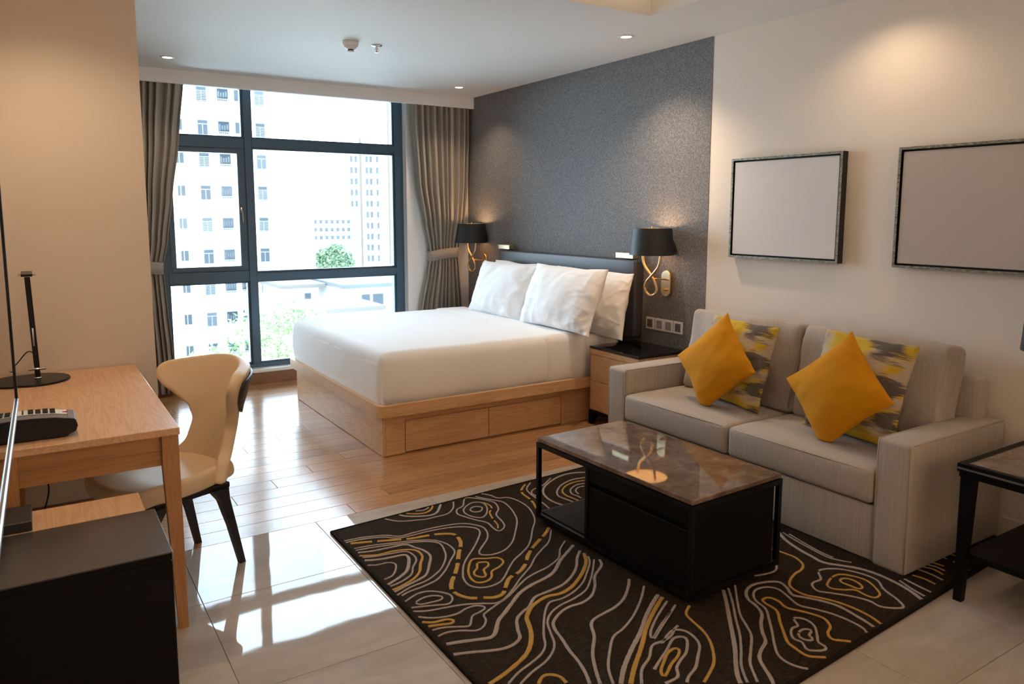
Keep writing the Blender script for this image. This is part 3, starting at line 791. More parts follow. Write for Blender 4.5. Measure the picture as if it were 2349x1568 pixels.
# ================================================================= pictures
def picture(label, y0, y1, z0, z1, canvas, fr_mat='frame_silver'):
    t = thing('picture_frame', label, 'picture', (XR, (y0+y1)/2, (z0+z1)/2), 0, 'blank canvases in floating frames')
    hy, hz = (y1-y0)/2, (z1-z0)/2
    def ring(a, t_, x0, x1):
        bm = ring_prism(new(), rect(-a[0], a[0], -a[1], a[1]), rect(-a[0]+t_, a[0]-t_, -a[1]+t_, a[1]-t_), x0, x1)
        for v in bm.verts: v.co = Vector((v.co.z, v.co.x, v.co.y))
        return bm
    obj('frame_edge', ring((hy, hz), 0.010, -0.0505, -0.006), 'black_paint', t)
    obj('frame_face', ring((hy, hz), 0.013, -0.0525, -0.050), fr_mat, t)
    obj('backing', bx(-0.02, -0.012, -hy+0.009, hy-0.009, -hz+0.009, hz-0.009), 'black_paint', t)
    obj('canvas', bx(-0.046, -0.02, -hy+0.022, hy-0.022, -hz+0.022, hz-0.022, 0.002, 1), canvas, t)
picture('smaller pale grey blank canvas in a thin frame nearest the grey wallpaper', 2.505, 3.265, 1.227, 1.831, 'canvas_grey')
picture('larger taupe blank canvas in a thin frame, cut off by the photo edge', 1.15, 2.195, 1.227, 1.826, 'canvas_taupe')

# ================================================================= sofa
sofa = thing('sofa', 'beige two-seat fabric sofa against the cream wall', 'sofa', (0, 0, 0))
FX = 2.95
obj('base', rbox(new(), ((FX+3.70)/2+0.005, 2.565, 0.137), ((3.70-FX)/2-0.005, 0.80, 0.123), 0.012, (6, 10, 2)), 'sofa_cloth', sofa, True)
def arm_fn(p, u):
    p = p.copy(); return p
for y0, y1 in ((1.612, 1.766), (3.364, 3.518)):
    a = obj('arm', rbox(new(), ((FX+3.72)/2, (y0+y1)/2, 0.287), ((3.72-FX)/2, (y1-y0)/2, 0.281), 0.022, (8, 3, 6)), 'sofa_cloth', sofa, True)
    yy = y0+0.008 if y0 < 2 else y1-0.008
    for q in (y0+0.006, y1-0.006):
        obj('piping', tube(new(), [(FX+0.004, q, 0.02), (FX+0.004, q, 0.55), (FX+0.012, q, 0.5635), (3.70, q, 0.5635)], 0.0035, 6), 'sofa_cloth', a, True)
bk = obj('back_frame', rbox(new(), (3.655, 2.565, 0.38), (0.06, 0.88, 0.375), 0.03, (2, 12, 6)), 'sofa_cloth', sofa, True)
def seat_fn(seed):
    def fn(p, u):
        p = p.copy()
        if u.z > 0.3: p.z += 0.018*max(0, 1-u.x*u.x)*max(0, 1-u.y*u.y)
        if u.x < -0.9: p.x -= 0.010*max(0, 1-u.z*u.z)*max(0, 1-u.y*u.y)**0.5
        p.z += 0.003*noise.noise(Vector((p.x*8, p.y*8, seed)))
        return p
    return fn
for k, (y0, y1) in enumerate(((1.770, 2.560), (2.566, 3.360))):
    s = obj('seat_cushion', rbox(new(), (3.245, (y0+y1)/2, 0.345), (0.305, (y1-y0)/2, 0.078), 0.026, (14, 18, 4), seat_fn(k)), 'sofa_cloth', sofa, True)
    obj('piping', tube(new(), [(2.946, y0+0.03, 0.412), (2.936, (y0+y1)/2, 0.414), (2.946, y1-0.03, 0.412)], 0.003, 6), 'sofa_cloth', s, True)
def back_fn(seed):
    def fn(p, u):
        p = p.copy()
        p.x += -0.055*max(0, 1-u.y*u.y)**0.8*max(0, 1-u.z*u.z)**0.7*(1 if u.x < 0 else -0.3)
        p.z += -0.012*(u.y*u.y)*(-1 if u.z > 0 else 1)*0 + (0.010*max(0, 1-u.y*u.y) if u.z > 0.5 else 0)
        e = max(abs(u.y), abs(u.z))
        p.x += 0.016*e*noise.noise(Vector((p.y*9, p.z*9, seed))) + 0.004*noise.noise(Vector((p.y*22, p.z*6, seed)))*(e**3)
        p.y += 0.008*noise.noise(Vector((p.z*8, p.x*8, seed+3)))*abs(u.y)
        p.z += 0.007*noise.noise(Vector((p.y*20, p.x*9, seed+5)))*max(0, u.z)
        return p
    return fn
for k, (y0, y1) in enumerate(((1.755, 2.525), (2.535, 3.325))):
    o = obj('back_cushion', rbox(new(), (0, 0, 0), (0.082, (y1-y0)/2, 0.245), 0.03, (4, 24, 18), back_fn(k*4+2)), 'sofa_cloth', sofa, True)
    o.rotation_euler = (0, 0.19, 0); o.location = (3.51, (y0+y1)/2, 0.655)
    hy = (y1-y0)/2-0.012
    loop = [(-0.076, -hy, -0.22), (-0.079, -hy, 0.0), (-0.076, -hy, 0.226), (-0.080, -hy/2, 0.235), (-0.081, 0, 0.238), (-0.080, hy/2, 0.235), (-0.076, hy, 0.226), (-0.079, hy, 0.0), (-0.076, hy, -0.22)]
    obj('piping', tube(new(), loop, 0.0035, 6), 'sofa_cloth', o, True)

# ---- scatter cushions
def flat_at(zmin, soft=0.02):
    def f(p):
        # diamond stands on its corner: the corner is pressed flat on the seat
        d = (p.z + p.x)*0.7071 if False else None
        return p
    return f
def diamond(label, base, lean, yaw, size, seed):
    H = Vector((math.sin(lean)*math.cos(yaw), math.sin(lean)*math.sin(yaw), math.cos(lean))); W = Vector((-math.sin(yaw)*1.0, math.cos(yaw), 0))
    half = size/math.sqrt(2)
    def fl(p):
        r = (p.z+p.x)/math.sqrt(2); lim = -half+0.055     # height along the diagonal, local
        if r < lim:
            ex = lim-r; k = ex*0.93/math.sqrt(2); p = p + Vector((k, 0, k)); p.y *= 1+ex*6
        return p
    o = obj('scatter_cushion', pillow(size, size, 0.155, 34, 0.085, 0.008, seed, 2.2, 0.66, fl, 8, 0.010), 'mustard_felt', None, True)
    mod_subsurf(o, 1)
    a = math.radians(45)
    Wd = (W*math.cos(a) + H*-math.sin(a)) ; Hd = (W*math.sin(a) + H*math.cos(a))
    # local diagonal (1,0,1)/sqrt2 must point along H
    Wd = (H - W).normalized(); Hd = (H + W).normalized()
    orient(o, Vector(base) + H*(half-0.050), Wd, Hd)
    return tag(o, label, 'cushion', 'mustard yellow cushions on the sofa')
diamond('mustard yellow felt cushion on its corner, nearer the bed', (3.105, 2.878, 0.437), 0.31, -0.02, 0.418, 2)
diamond('mustard yellow felt cushion on its corner, nearer the side table', (3.085, 2.108, 0.437), 0.31, -0.04, 0.420, 6)
def ikat(label, base, lean, yaw, size, seed, roll):
    H = Vector((math.sin(lean)*math.cos(yaw), math.sin(lean)*math.sin(yaw), math.cos(lean))); W = Vector((-math.sin(yaw), math.cos(yaw), 0))
    W2 = W*math.cos(roll)+H*math.sin(roll); H2 = H*math.cos(roll)-W*math.sin(roll)
    me = pillow(size, size, 0.13, 34, 0.06, 0.011, seed, 2.3, 0.62, None, 8, 0.02)
    for v in me.verts: v.co += Vector((0, 0, 0))
    o = obj('scatter_cushion', me, 'ikat_cloth', None, True); mod_subsurf(o, 1)
    orient(o, Vector(base)+H*size/2, W2, H2)
    return tag(o, label, 'cushion', 'yellow and grey patterned cushions on the sofa')
ikat('yellow and grey ikat cushion behind the mustard cushion nearer the bed', (3.235, 2.835, 0.438), 0.27, -0.04, 0.485, 3, 0.03)
ikat('yellow and grey ikat cushion behind the mustard cushion nearer the side table', (3.225, 2.085, 0.438), 0.27, -0.06, 0.50, 12, 0.02)

# ================================================================= coffee table
ct = thing('coffee_table', 'black coffee table with brown marble top on the patterned rug', 'coffee table', (2.278, 2.415, 0.014), math.radians(2.0))
hx, hy = 0.272, 0.492
obj('marble_top', bx(-hx+0.004, hx-0.004, -hy+0.004, hy-0.004, 0.398, 0.418, 0.003, 2), 'brown_marble', ct)
bm = ring_prism(new(), rect(-hx, hx, -hy, hy), rect(-hx+0.022, hx-0.022, -hy+0.022, hy-0.022), 0.374, 0.396)
obj('top_frame', bm, 'black_metal', ct)
bm = ring_prism(new(), rect(-hx, hx, -hy, hy), rect(-hx+0.022, hx-0.022, -hy+0.022, hy-0.022), 0.022, 0.044)
obj('bottom_frame', bm, 'black_metal', ct)
for sx in (-1, 1):
    for sy in (-1, 1):
        obj('leg', bx(min(sx*hx, sx*(hx-0.02)), max(sx*hx, sx*(hx-0.02)), min(sy*hy, sy*(hy-0.02)), max(sy*hy, sy*(hy-0.02)), 0.044, 0.374, 0.001, 1), 'black_metal', ct)
obj('under_panel', bx(-hx+0.01, hx-0.01, -hy+0.01, hy-0.01, 0.384, 0.3975), 'black_wood', ct)
obj('plinth', bx(-hx+0.03, hx-0.03, -hy+0.03, hy-0.03, 0.0, 0.03, 0.001, 1), 'black_wood', ct)
obj('shelf', bx(-hx+0.022, hx-0.022, 0.125, hy-0.022, 0.036, 0.050, 0.001, 1), 'black_wood', ct)
cb = obj('cabinet_body', bx(-hx+0.024, hx-0.05, -hy+0.008, 0.125, 0.046, 0.374, 0.001, 1), 'black_wood', ct)
obj('post', bx(-hx, -hx+0.02, 0.108, 0.128, 0.044, 0.374, 0.001, 1), 'black_metal', ct)
obj('drawer_front', bx(-hx+0.003, -hx+0.024, -hy+0.022, 0.104, 0.048, 0.292, 0.0015, 1), 'black_wood', ct)
obj('upper_front', bx(-hx+0.003, -hx+0.024, -hy+0.022, 0.104, 0.316, 0.372, 0.0015, 1), 'black_wood', ct)
obj('end_panel', bx(-hx+0.0215, hx-0.05, -hy+0.003, -hy+0.0085, 0.046, 0.372, 0.001, 1), 'black_wood', ct)

# ================================================================= rug
rug = thing('rug', 'dark brown rug with cream and gold contour lines under the coffee table', 'rug', (0, 0, 0))
def rq(u, v):   # u along x, v along y
    x = 1.104 + (3.70-1.104)*u; return x, (1.345+0.062*(x-1.104))*(1-v) + (3.322+0.052*(x-1.104))*v
B = 0.016; L = [rq(0,0), rq(1,0), rq(1,1), rq(0,1)]; Li = [(L[0][0]+B, L[0][1]+B), (L[1][0]-B, L[1][1]+B), (L[2][0]-B, L[2][1]-B), (L[3][0]+B, L[3][1]-B)]
obj('pile', prism(new(), Li, 0.001, 0.0125), 'rug_pile', rug)
bm = new()
for i in range(4):
    a, b = Li[i], Li[(i+1) % 4]; tube(bm, [Vector((a[0]-0.006*(1 if i in (0,3) else -1) , a[1], 0.0075)), Vector((b[0], b[1], 0.0075))], 0.0075, 8)
bm.free()
bm = ring_prism(new(), L, Li, 0.001, 0.0145)
bmesh.ops.bevel(bm, geom=[e for e in bm.edges if all(v.co.z > 0.014 for v in e.verts)], offset=0.005, segments=2, affect='EDGES', profile=0.5)
obj('binding', bm, 'rug_binding', rug)
RUG = """c 11|1121,3178 1213,3167 1302,3134 1357,3089 1432,3090 1526,3090 1615,3078 1676,3056 1711,3017 1733,2969 1720,2907 1687,2851 1641,2806 1595,2763 1578,2730 1595,2708 1633,2696 1695,2708 1768,2762 1841,2850 1913,2948 1950,3032 1972,3109 1980,3187 1952,3236 1922,3284 1898,3329
c 11|1121,3158 1213,3148 1294,3116 1336,3077 1407,3067 1499,3067 1593,3052 1657,3023 1698,2980 1695,2933 1657,2880 1610,2826 1556,2771 1507,2724 1466,2676 1431,2619 1409,2573 1400,2519 1414,2484 1443,2463 1483,2459 1524,2470 1566,2503 1614,2550 1674,2602 1736,2639 1802,2685 1857,2743 1918,2821 1986,2901 2028,2983 2054,3069 2056,3155 2036,3224 1987,3248 1973,3302 1946,3349
gd 22|1125,3142 1218,3107 1317,3067 1393,3038 1492,3023 1567,2988 1580,2947 1561,2875 1503,2787 1451,2702 1405,2636 1356,2576 1327,2522 1327,2473 1353,2423 1398,2397 1438,2375 1481,2383 1522,2427 1571,2477 1639,2503 1701,2551 1753,2611 1818,2666 1895,2719 1953,2759 1999,2800
gd 16|2228,3344 2168,3294 2134,3238 2123,3157 2108,3094 2080,3018 2082,2937
c 11|1119,3080 1208,3066 1304,3038 1394,3009 1465,2969 1498,2915 1505,2856 1491,2803 1438,2744 1383,2681 1321,2628 1279,2611 1227,2600 1172,2593 1126,2574
c 11|1118,3058 1207,3045 1297,3021 1387,2994 1447,2962 1477,2919 1463,2847 1434,2779 1374,2703 1318,2661 1264,2635 1200,2625 1118,2592
c 15|1119,3034 1187,3013 1268,3003 1342,2992 1364,2945 1385,2897 1387,2835 1350,2767 1297,2689 1252,2665 1205,2650 1160,2636 1114,2619
g 15|1115,3004 1189,2966 1270,2961 1332,2939 1359,2904 1355,2847 1317,2787 1285,2728 1242,2686 1190,2660 1145,2645 1114,2641
c 11|1119,2980 1184,2955 1249,2944 1313,2928 1327,2881 1317,2828 1279,2779 1245,2722 1198,2692 1152,2677 1115,2672
c 18|1117,2950 1177,2922 1241,2910 1294,2902 1298,2865 1268,2802 1238,2758 1193,2725 1151,2704 1114,2686
c 11|1112,2902 1152,2876 1204,2871 1225,2842 1205,2794 1173,2753 1142,2742 1117,2738
c 11|1117,2526 1165,2549 1203,2562 1244,2554 1280,2521 1300,2484 1291,2449 1263,2427 1226,2440 1184,2457 1115,2482
c 11|1162,2504 1209,2521 1248,2510 1267,2484 1247,2470 1211,2473 1170,2480 1162,2504
c 11|1115,2456 1168,2425 1241,2408 1309,2391 1375,2358 1420,2334 1470,2349 1543,2399 1604,2448 1698,2513 1761,2571 1839,2626 1908,2673 1993,2773
c 11|1116,2412 1155,2375 1205,2352 1258,2346 1305,2361 1348,2357 1367,2328 1334,2311 1298,2303 1273,2270 1251,2248 1210,2268 1161,2291 1115,2294
g 15|1112,2372 1151,2341 1202,2333 1222,2314 1208,2299 1167,2313 1115,2329
c 11|1114,2244 1160,2254 1212,2238 1257,2209 1292,2216 1324,2249 1335,2285 1360,2300 1422,2326 1486,2352 1553,2393 1625,2435 1690,2455 1762,2472 1849,2516 1906,2583 1976,2639
c 20|1117,2193 1173,2178 1233,2157 1280,2144 1312,2163 1363,2224 1414,2260 1465,2298 1541,2352 1617,2381 1695,2398 1760,2426 1837,2490 1902,2533 1979,2582
c 16|1120,2122 1177,2101 1238,2074 1283,2060 1328,2064 1368,2088 1390,2136 1426,2196 1474,2228 1510,2243 1570,2291 1641,2301 1723,2314 1799,2355 1863,2408 1917,2473 1972,2523
g 20|1139,1918 1199,1934 1266,1959 1328,1990 1376,2033 1415,2086 1441,2139 1462,2186 1509,2231 1553,2255 1613,2271 1671,2262 1734,2278 1801,2316 1873,2370 1932,2429 1972,2497
c 11|1190,1885 1252,1919 1313,1939 1371,1963 1414,1998 1447,2054 1492,2118 1544,2183 1596,2228 1652,2226 1722,2243 1797,2282 1867,2342 1937,2410 1966,2458
c 11|1222,1864 1289,1896 1359,1920 1415,1955 1451,1996 1478,2057 1509,2119 1557,2163 1617,2188 1691,2201 1769,2227 1830,2275 1896,2339 1970,2422
c 15|1410,1745 1436,1802 1456,1868 1468,1932 1489,2005 1503,2064 1528,2108 1585,2145 1639,2161 1703,2160 1764,2182 1824,2235 1880,2304 1962,2361 1989,2410
c 15|1438,1727 1475,1797 1525,1875 1593,1951 1632,2017 1667,2043 1726,2055 1787,2067 1860,2100 1938,2163 1986,2213
c 12|1473,1704 1516,1781 1586,1857 1650,1914 1709,1934 1783,1970 1851,2014 1927,2072 1991,2129
c 20|1493,1692 1559,1753 1648,1818 1750,1885 1843,1956 1922,2008 1993,2050
g 20|1519,1675 1588,1735 1697,1819 1788,1895 1889,1964 1995,2028
c 12|1945,1929 1847,1881 1761,1832 1784,1868 1869,1927 1986,1994
c 13|1549,1656 1603,1715 1670,1752 1727,1799 1777,1800 1826,1808 1871,1836 1896,1844
g 15|1272,1833 1304,1858 1331,1855 1353,1827 1350,1783
c 11|1840,3337 1886,3307 1919,3257 1939,3201 1914,3123 1865,3064 1847,2979 1824,2921 1776,2891 1770,2935 1777,3002 1746,3064 1721,3123 1708,3175 1732,3227 1781,3254 1840,3337
c 11|1839,3264 1883,3241 1878,3180 1834,3106 1785,3072 1750,3115 1745,3174 1773,3224 1839,3264
c 11|1794,3200 1830,3211 1852,3181 1818,3144 1784,3160 1794,3200
gd 11|1886,3246 1901,3189 1886,3141 1852,3106 1824,3025 1806,2953 1783,2916
g 13|1526,2704 1578,2679 1625,2658 1627,2615 1587,2583 1540,2566 1516,2527 1481,2504 1443,2510 1433,2542 1446,2595 1478,2653 1526,2704
g 13|1527,2662 1565,2646 1551,2615 1518,2596 1502,2551 1482,2541 1463,2569 1474,2600 1501,2622 1527,2662
c 11|1367,3333 1391,3289 1427,3246 1493,3218 1548,3200 1598,3201 1664,3203 1725,3255 1768,3334
c 16|1453,3331 1478,3288 1526,3254 1581,3234 1629,3248 1694,3333
g 14|1487,3326 1527,3290 1576,3274 1621,3298 1651,3337
c 11|1537,3329 1585,3309 1625,3330
c 16|2621,3315 2548,3346 2461,3343 2356,3296 2275,3239 2225,3167 2203,3082 2213,3003 2247,2947
c 13|2568,3246 2482,3258 2384,3224 2311,3164 2273,3099 2282,3032 2296,2962
g 13|2534,3211 2475,3221 2398,3201 2334,3149 2313,3086 2321,3019 2325,2956
c 11|2506,3174 2453,3180 2385,3143 2352,3086 2359,3044 2354,2998
c 11|2477,3143 2435,3143 2395,3110 2379,3057
c 11|2258,3344 2190,3280 2165,3205 2156,3136 2143,3036 2124,2945
c 11|2394,3343 2288,3271 2215,3251 2177,3210 2174,3149
c 20|2877,2172 2833,2099 2804,2010 2791,1936 2784,1869 2826,1807 2862,1751 2878,1683 2874,1605 2859,1538 2824,1459
c 11|2892,2162 2869,2075 2852,1980 2842,1894 2859,1844 2887,1803
c 11|2903,2135 2877,2031 2860,1937 2859,1874
g 14|2706,2076 2717,2010 2720,1963 2694,1908 2646,1880 2585,1869 2511,1836 2478,1796 2477,1737 2508,1688 2533,1637 2546,1573 2544,1507 2532,1463 2522,1432
c 12|2611,2005 2587,1959 2547,1934 2496,1933 2433,1949
c 12|2695,1832 2744,1825 2794,1786 2828,1714 2827,1651 2780,1596 2751,1526 2717,1478 2683,1486 2643,1525 2646,1572 2623,1629 2577,1688 2546,1730 2567,1770 2595,1783 2643,1784 2695,1832
g 12|2693,1768 2748,1765 2781,1720 2788,1668 2753,1606 2725,1579 2686,1577 2676,1610 2679,1653 2644,1678 2611,1711 2623,1741 2693,1768
g 12|2711,1740 2739,1727 2744,1688 2726,1653 2699,1652 2693,1689 2690,1722 2711,1740
c 16|1903,1430 1926,1461 1951,1506 1981,1550 2023,1578 2080,1605 2116,1647 2162,1692 2218,1734 2247,1783 2260,1832 2301,1878 2360,1901 2425,1891 2475,1862 2467,1817 2435,1763 2456,1728 2492,1670 2511,1609 2504,1539 2493,1475 2478,1429
c 12|2096,1402 2057,1434 2039,1481 2050,1528 2094,1579 2153,1636 2213,1698 2259,1749 2276,1807 2305,1846 2350,1869 2403,1858 2425,1822 2409,1765 2389,1700 2415,1649 2440,1593 2450,1541 2449,1484 2437,1455 2411,1424
g 14|2203,1412 2160,1442 2128,1473 2132,1520 2142,1560 2180,1606 2230,1662 2284,1719 2292,1776 2306,1802 2340,1799 2348,1761 2334,1715 2355,1674 2375,1634 2386,1588 2358,1543 2313,1522 2289,1489 2313,1462 2337,1436 2333,1415
c 12|2290,1649 2314,1637 2322,1609 2309,1573 2271,1536 2232,1502 2228,1471 2206,1462 2175,1477 2160,1497 2183,1533 2177,1561 2202,1593 2233,1610 2263,1609 2290,1649
c 12|2225,1578 2259,1583 2277,1563 2243,1548 2233,1525 2211,1528 2204,1555 2225,1578
c 19|2234,1935 2169,1861 2090,1776 2018,1698 1956,1633 1893,1575 1843,1524 1816,1486
c 12|2263,1935 2189,1848 2110,1764 2039,1684 1966,1615 1901,1559 1862,1512 1835,1473
c 12|2304,1937 2205,1838 2142,1769 2102,1705 2066,1655 1994,1597 1933,1549 1890,1494 1863,1456
g 13|2031,1921 1979,1886 1961,1833 1947,1773 1924,1722 1884,1667 1831,1614 1771,1580 1713,1552
c 13|1763,1797 1774,1794 1824,1821 1863,1830 1891,1803 1889,1756 1867,1712 1813,1668 1760,1628 1703,1604 1670,1579
c 13|1635,1692 1692,1723 1750,1752 1816,1790 1851,1786 1855,1760 1800,1709 1751,1686 1707,1661 1673,1623 1607,1619
g 14|1739,1737 1779,1745 1787,1729 1755,1705 1705,1684 1655,1654 1637,1650 1651,1676 1689,1704 1739,1737
c 12|1760,1826 1841,1871 1927,1919 1996,1957
c 12|2903,1603 2875,1528 2861,1464
c 12|2932,1600 2921,1529 2915,1466
gd 12|2988,1612 3003,1555 2988,1474
c 12|3063,1615 3066,1563 3055,1506
g 12|3102,1623 3119,1579 3101,1524
c 12|3135,1628 3150,1589 3144,1546
g 12|3172,1631 3181,1599 3187,1561
c 12|3251,1643 3266,1624 3259,1594
c 12|3261,1575 3251,1537 3230,1492
g 12|3327,1622 3324,1587 3304,1538"""
def inside(p): return Li[0][0] < p.x < Li[1][0] and (1.345+0.062*(p.x-1.104)+B) < p.y < (3.322+0.052*(p.x-1.104)-B)
rr = random.Random(4)
for line in RUG.strip().split('\n'):
    hd, ps = line.split('|'); k, wmm = hd.split(); wd = int(wmm)*0.00082/2
    pts = [Vector((float(a)/1000, float(b)/1000, 0)) for a, b in (q.split(',') for q in ps.split())]
    closed = (pts[0]-pts[-1]).length < 0.004
    crv = catmull(pts[:-1] if closed else pts, 7, closed)
    if closed: crv.append(crv[0].copy())
    # even resampling
    res = [crv[0]]; acc = 0.0
    for a, b in zip(crv[:-1], crv[1:]):
        d = (b-a).length
        if d < 1e-6: continue
        s = 0.012-acc
        while s <= d: res.append(a+(b-a)*(s/d)); s += 0.012
        acc = (acc+d) % 0.012
    if not closed and res and not inside(res[0]): pass
    bm = new(); prev = None; run = 0.0; n = len(res)
    for i, p in enumerate(res):
        a = res[max(i-1, 0)]; b = res[min(i+1, n-1)]; d = b-a
        if d.length < 1e-6: d = Vector((1, 0, 0))
        d.normalize(); nr = Vector((-d.y, d.x, 0)); ww = wd*(1+0.10*rr.uniform(-1, 1))
        run += 0.012
        gap = k.endswith('d') and (run % 0.13) < 0.013
        if not inside(p) or gap: prev = None; continue
        q0, q1 = p+nr*ww, p-nr*ww
        cur = [bm.verts.new((q0.x, q0.y, 0.0128)), bm.verts.new((q0.x*0.85+q1.x*0.15, q0.y*0.85+q1.y*0.15, 0.0152)), bm.verts.new((q1.x*0.85+q0.x*0.15, q1.y*0.85+q0.y*0.15, 0.0152)), bm.verts.new((q1.x, q1.y, 0.0128))]
        if prev:
            for m in range(3): bm.faces.new((prev[m], prev[m+1], cur[m+1], cur[m]))
        prev = cur
    if bm.faces: obj('contour_line', bm, 'gold_yarn' if k[0] == 'g' else 'cream_yarn', rug)
    else: bm.free()

# ================================================================= side table and its lamp
st = thing('side_table', 'dark side table with marble inset top, cut off at the right edge', 'side table', (3.30, 1.03, 0))
ax, ay = 0.355, 0.405
bm = ring_prism(new(), rect(-ax, ax, -ay, ay), rect(-ax+0.028, ax-0.028, -ay+0.028, ay-0.028), 0.520, 0.552)
obj('top_frame', bm, 'black_wood', st)
obj('marble_inset', bx(-ax+0.026, ax-0.026, -ay+0.026, ay-0.026, 0.525, 0.551), 'brown_marble', st)
bm = ring_prism(new(), rect(-ax-0.003, ax+0.003, -ay-0.003, ay+0.003), rect(-ax+0.002, ax-0.002, -ay+0.002, ay-0.002), 0.531, 0.538)
obj('metal_inlay', bm, 'steel_trim', st)
obj('under_frame', ring_prism(new(), rect(-ax+0.006, ax-0.006, -ay+0.006, ay-0.006), rect(-ax+0.05, ax-0.05, -ay+0.05, ay-0.05), 0.500, 0.521), 'black_wood', st)
for sx in (-1, 1):
    for sy in (-1, 1):
        def q(off, w_): return [Vector((sx*(ax-0.010+off), sy*(ay-0.010+off), 0)) + Vector((-sx*w_*i, -sy*w_*j, 0)) for i, j in ((0,0),(1,0),(1,1),(0,1))]
        bm = loft(new(), [[v+Vector((0,0,0.0)) for v in q(-0.004, 0.030)], [v+Vector((0,0,0.50)) for v in q(0.0, 0.046)]])
        obj('leg', bm, 'black_wood', st)
obj('lower_shelf', bx(-ax+0.03, ax-0.03, -ay+0.03, ay-0.03, 0.175, 0.198, 0.001, 1), 'black_wood', st)
tl = thing('table_lamp', 'lamp with black drum shade on the side table', 'lamp', (3.36, 1.245, 0.552))
obj('lamp_base', lathe(new(), [(0.0, 0), (0.075, 0), (0.075, 0.012), (0.02, 0.02), (0.012, 0.03), (0.012, 0.46), (0.0, 0.46)], n=32), 'brass', tl, True)
obj('lamp_shade', lathe(new(), [(0.172, 0.415), (0.158, 0.675), (0.155, 0.675), (0.169, 0.415), (0.172, 0.415)], n=56, caps=False), 'shade_black', tl, True)
obj('shade_cap', lathe(new(), [(0.157, 0.668), (0.157, 0.672)], n=40), 'shade_black', tl)

# ================================================================= desk
dk = thing('desk', 'oak writing desk with tapered legs against the left wall', 'desk', (0, 0, 0))
DX_0, DX_1, DY_0, DY_1 = -0.185, 0.403, 2.807, 4.132
obj('desk_top', bx(DX_0, DX_1, DY_0, DY_1, 0.724, 0.750, 0.0025, 2), 'desk_oak', dk)
lx = (-0.128, 0.403); 
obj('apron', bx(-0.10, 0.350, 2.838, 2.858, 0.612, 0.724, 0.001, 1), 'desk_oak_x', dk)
obj('apron', bx(0.355, 0.375, 2.86, 4.10, 0.612, 0.724, 0.001, 1), 'desk_oak', dk)
obj('apron', bx(-0.15, -0.13, 2.86, 4.10, 0.612, 0.724, 0.001, 1), 'desk_oak', dk)
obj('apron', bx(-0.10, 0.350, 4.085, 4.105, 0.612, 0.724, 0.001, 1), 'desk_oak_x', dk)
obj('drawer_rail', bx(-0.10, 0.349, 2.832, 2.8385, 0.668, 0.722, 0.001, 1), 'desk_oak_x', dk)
for x0, sx in ((-0.135, 1), (0.398, -1)):
    for y0, sy in ((2.812, 1), (4.128, -1)):
        a = [(x0, y0), (x0+sx*0.032, y0), (x0+sx*0.032, y0+sy*0.034), (x0, y0+sy*0.034)]
        b = [(x0, y0), (x0+sx*0.054, y0), (x0+sx*0.054, y0+sy*0.050), (x0, y0+sy*0.050)]
        bm = loft(new(), [[Vector((x, y, 0)) for x, y in a], [Vector((x, y, 0.60)) for x, y in b], [Vector((x, y, 0.724)) for x, y in b]])
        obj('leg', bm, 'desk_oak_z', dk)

# ---- LED desk lamp
lp = thing('desk_lamp', 'slim black LED desk lamp with round base on the oak desk', 'desk lamp', (-0.02, 3.945, 0.750))
obj('base', lathe(new(), [(0.0, 0), (0.137, 0), (0.139, 0.003), (0.137, 0.009), (0.0, 0.010)], n=64), 'black_metal', lp, True); smooth_by_angle(lp.children[-1], 40)
obj('base_cap', lathe(new(), [(0.014, 0.010), (0.014, 0.018), (0.0, 0.019)], (0.013, 0, 0), 24), 'chrome', lp, True)
obj('pole', loft(new(), [[Vector((x+dx, y, z)) for x, y in ((-0.011, -0.006), (0.011, -0.006), (0.011, 0.006), (-0.011, 0.006))] for z, dx in ((0.014, 0.013), (0.48, 0.001))]), 'black_metal', lp)
obj('pole_slot', bx(0.004, 0.010, -0.0065, -0.004, 0.16, 0.24), 'chrome', lp)
for z, xx in ((0.055, 0.012), (0.478, 0.001)):
    bm = tube(new(), [(xx-0.034, -0.004, z), (xx+0.034, -0.004, z)], 0.006, 12)
    obj('hinge_pin', bm, 'chrome', lp, True)
obj('lamp_head', bx(-0.020, 0.022, -0.16, 0.03, 0.480, 0.492, 0.002, 1), 'black_metal', lp)
obj('led_strip', bx(-0.012, 0.014, -0.155, -0.02, 0.4785, 0.4802), 'sill_white', lp)
obj('cord', tube(new(), catmull([(0.006, 0.0, 0.125), (-0.02, 0.03, 0.13), (-0.06, 0.06, 0.08), (-0.10, 0.10, 0.03), (-0.15, 0.14, 0.004)], 6), 0.0025, 8), 'dark_plastic', lp, True)

# ---- telephone
ph = thing('telephone', 'black desk telephone with light keypad on the oak desk', 'telephone', (0, 2.945, 0.750))
prof = [(-0.135, 0.004), (0.068, 0.004), (0.072, 0.012), (0.090, 0.016), (0.098, 0.036), (0.092, 0.058), (0.072, 0.063), (0.03, 0.071), (-0.03, 0.076), (-0.135, 0.078)]
bm = loft(new(), [[Vector((x, y, z)) for x, z in prof] for y in (-0.062, 0.075)])
bmesh.ops.bevel(bm, geom=[e for e in bm.edges], offset=0.0015, segments=1, affect='EDGES')
obj('body', bm, 'dark_plastic', ph)
def strip(name, mat, y0, y1, xs_, lift, par=ph, th=0.002):
    P = [(x, z) for x, z in xs_]
    bm = loft(new(), [[Vector((x, y0, z+lift)) for x, z in P] + [Vector((x, y0, z+lift-th)) for x, z in P[::-1]], [Vector((x, y1, z+lift)) for x, z in P] + [Vector((x, y1, z+lift-th)) for x, z in P[::-1]]])
    return obj(name, bm, mat, par)
top = [(-0.135, 0.078), (-0.03, 0.076), (0.03, 0.071), (0.070, 0.0632)]
strip('front_band', 'phone_grey', -0.060, -0.012, top, 0.0015)
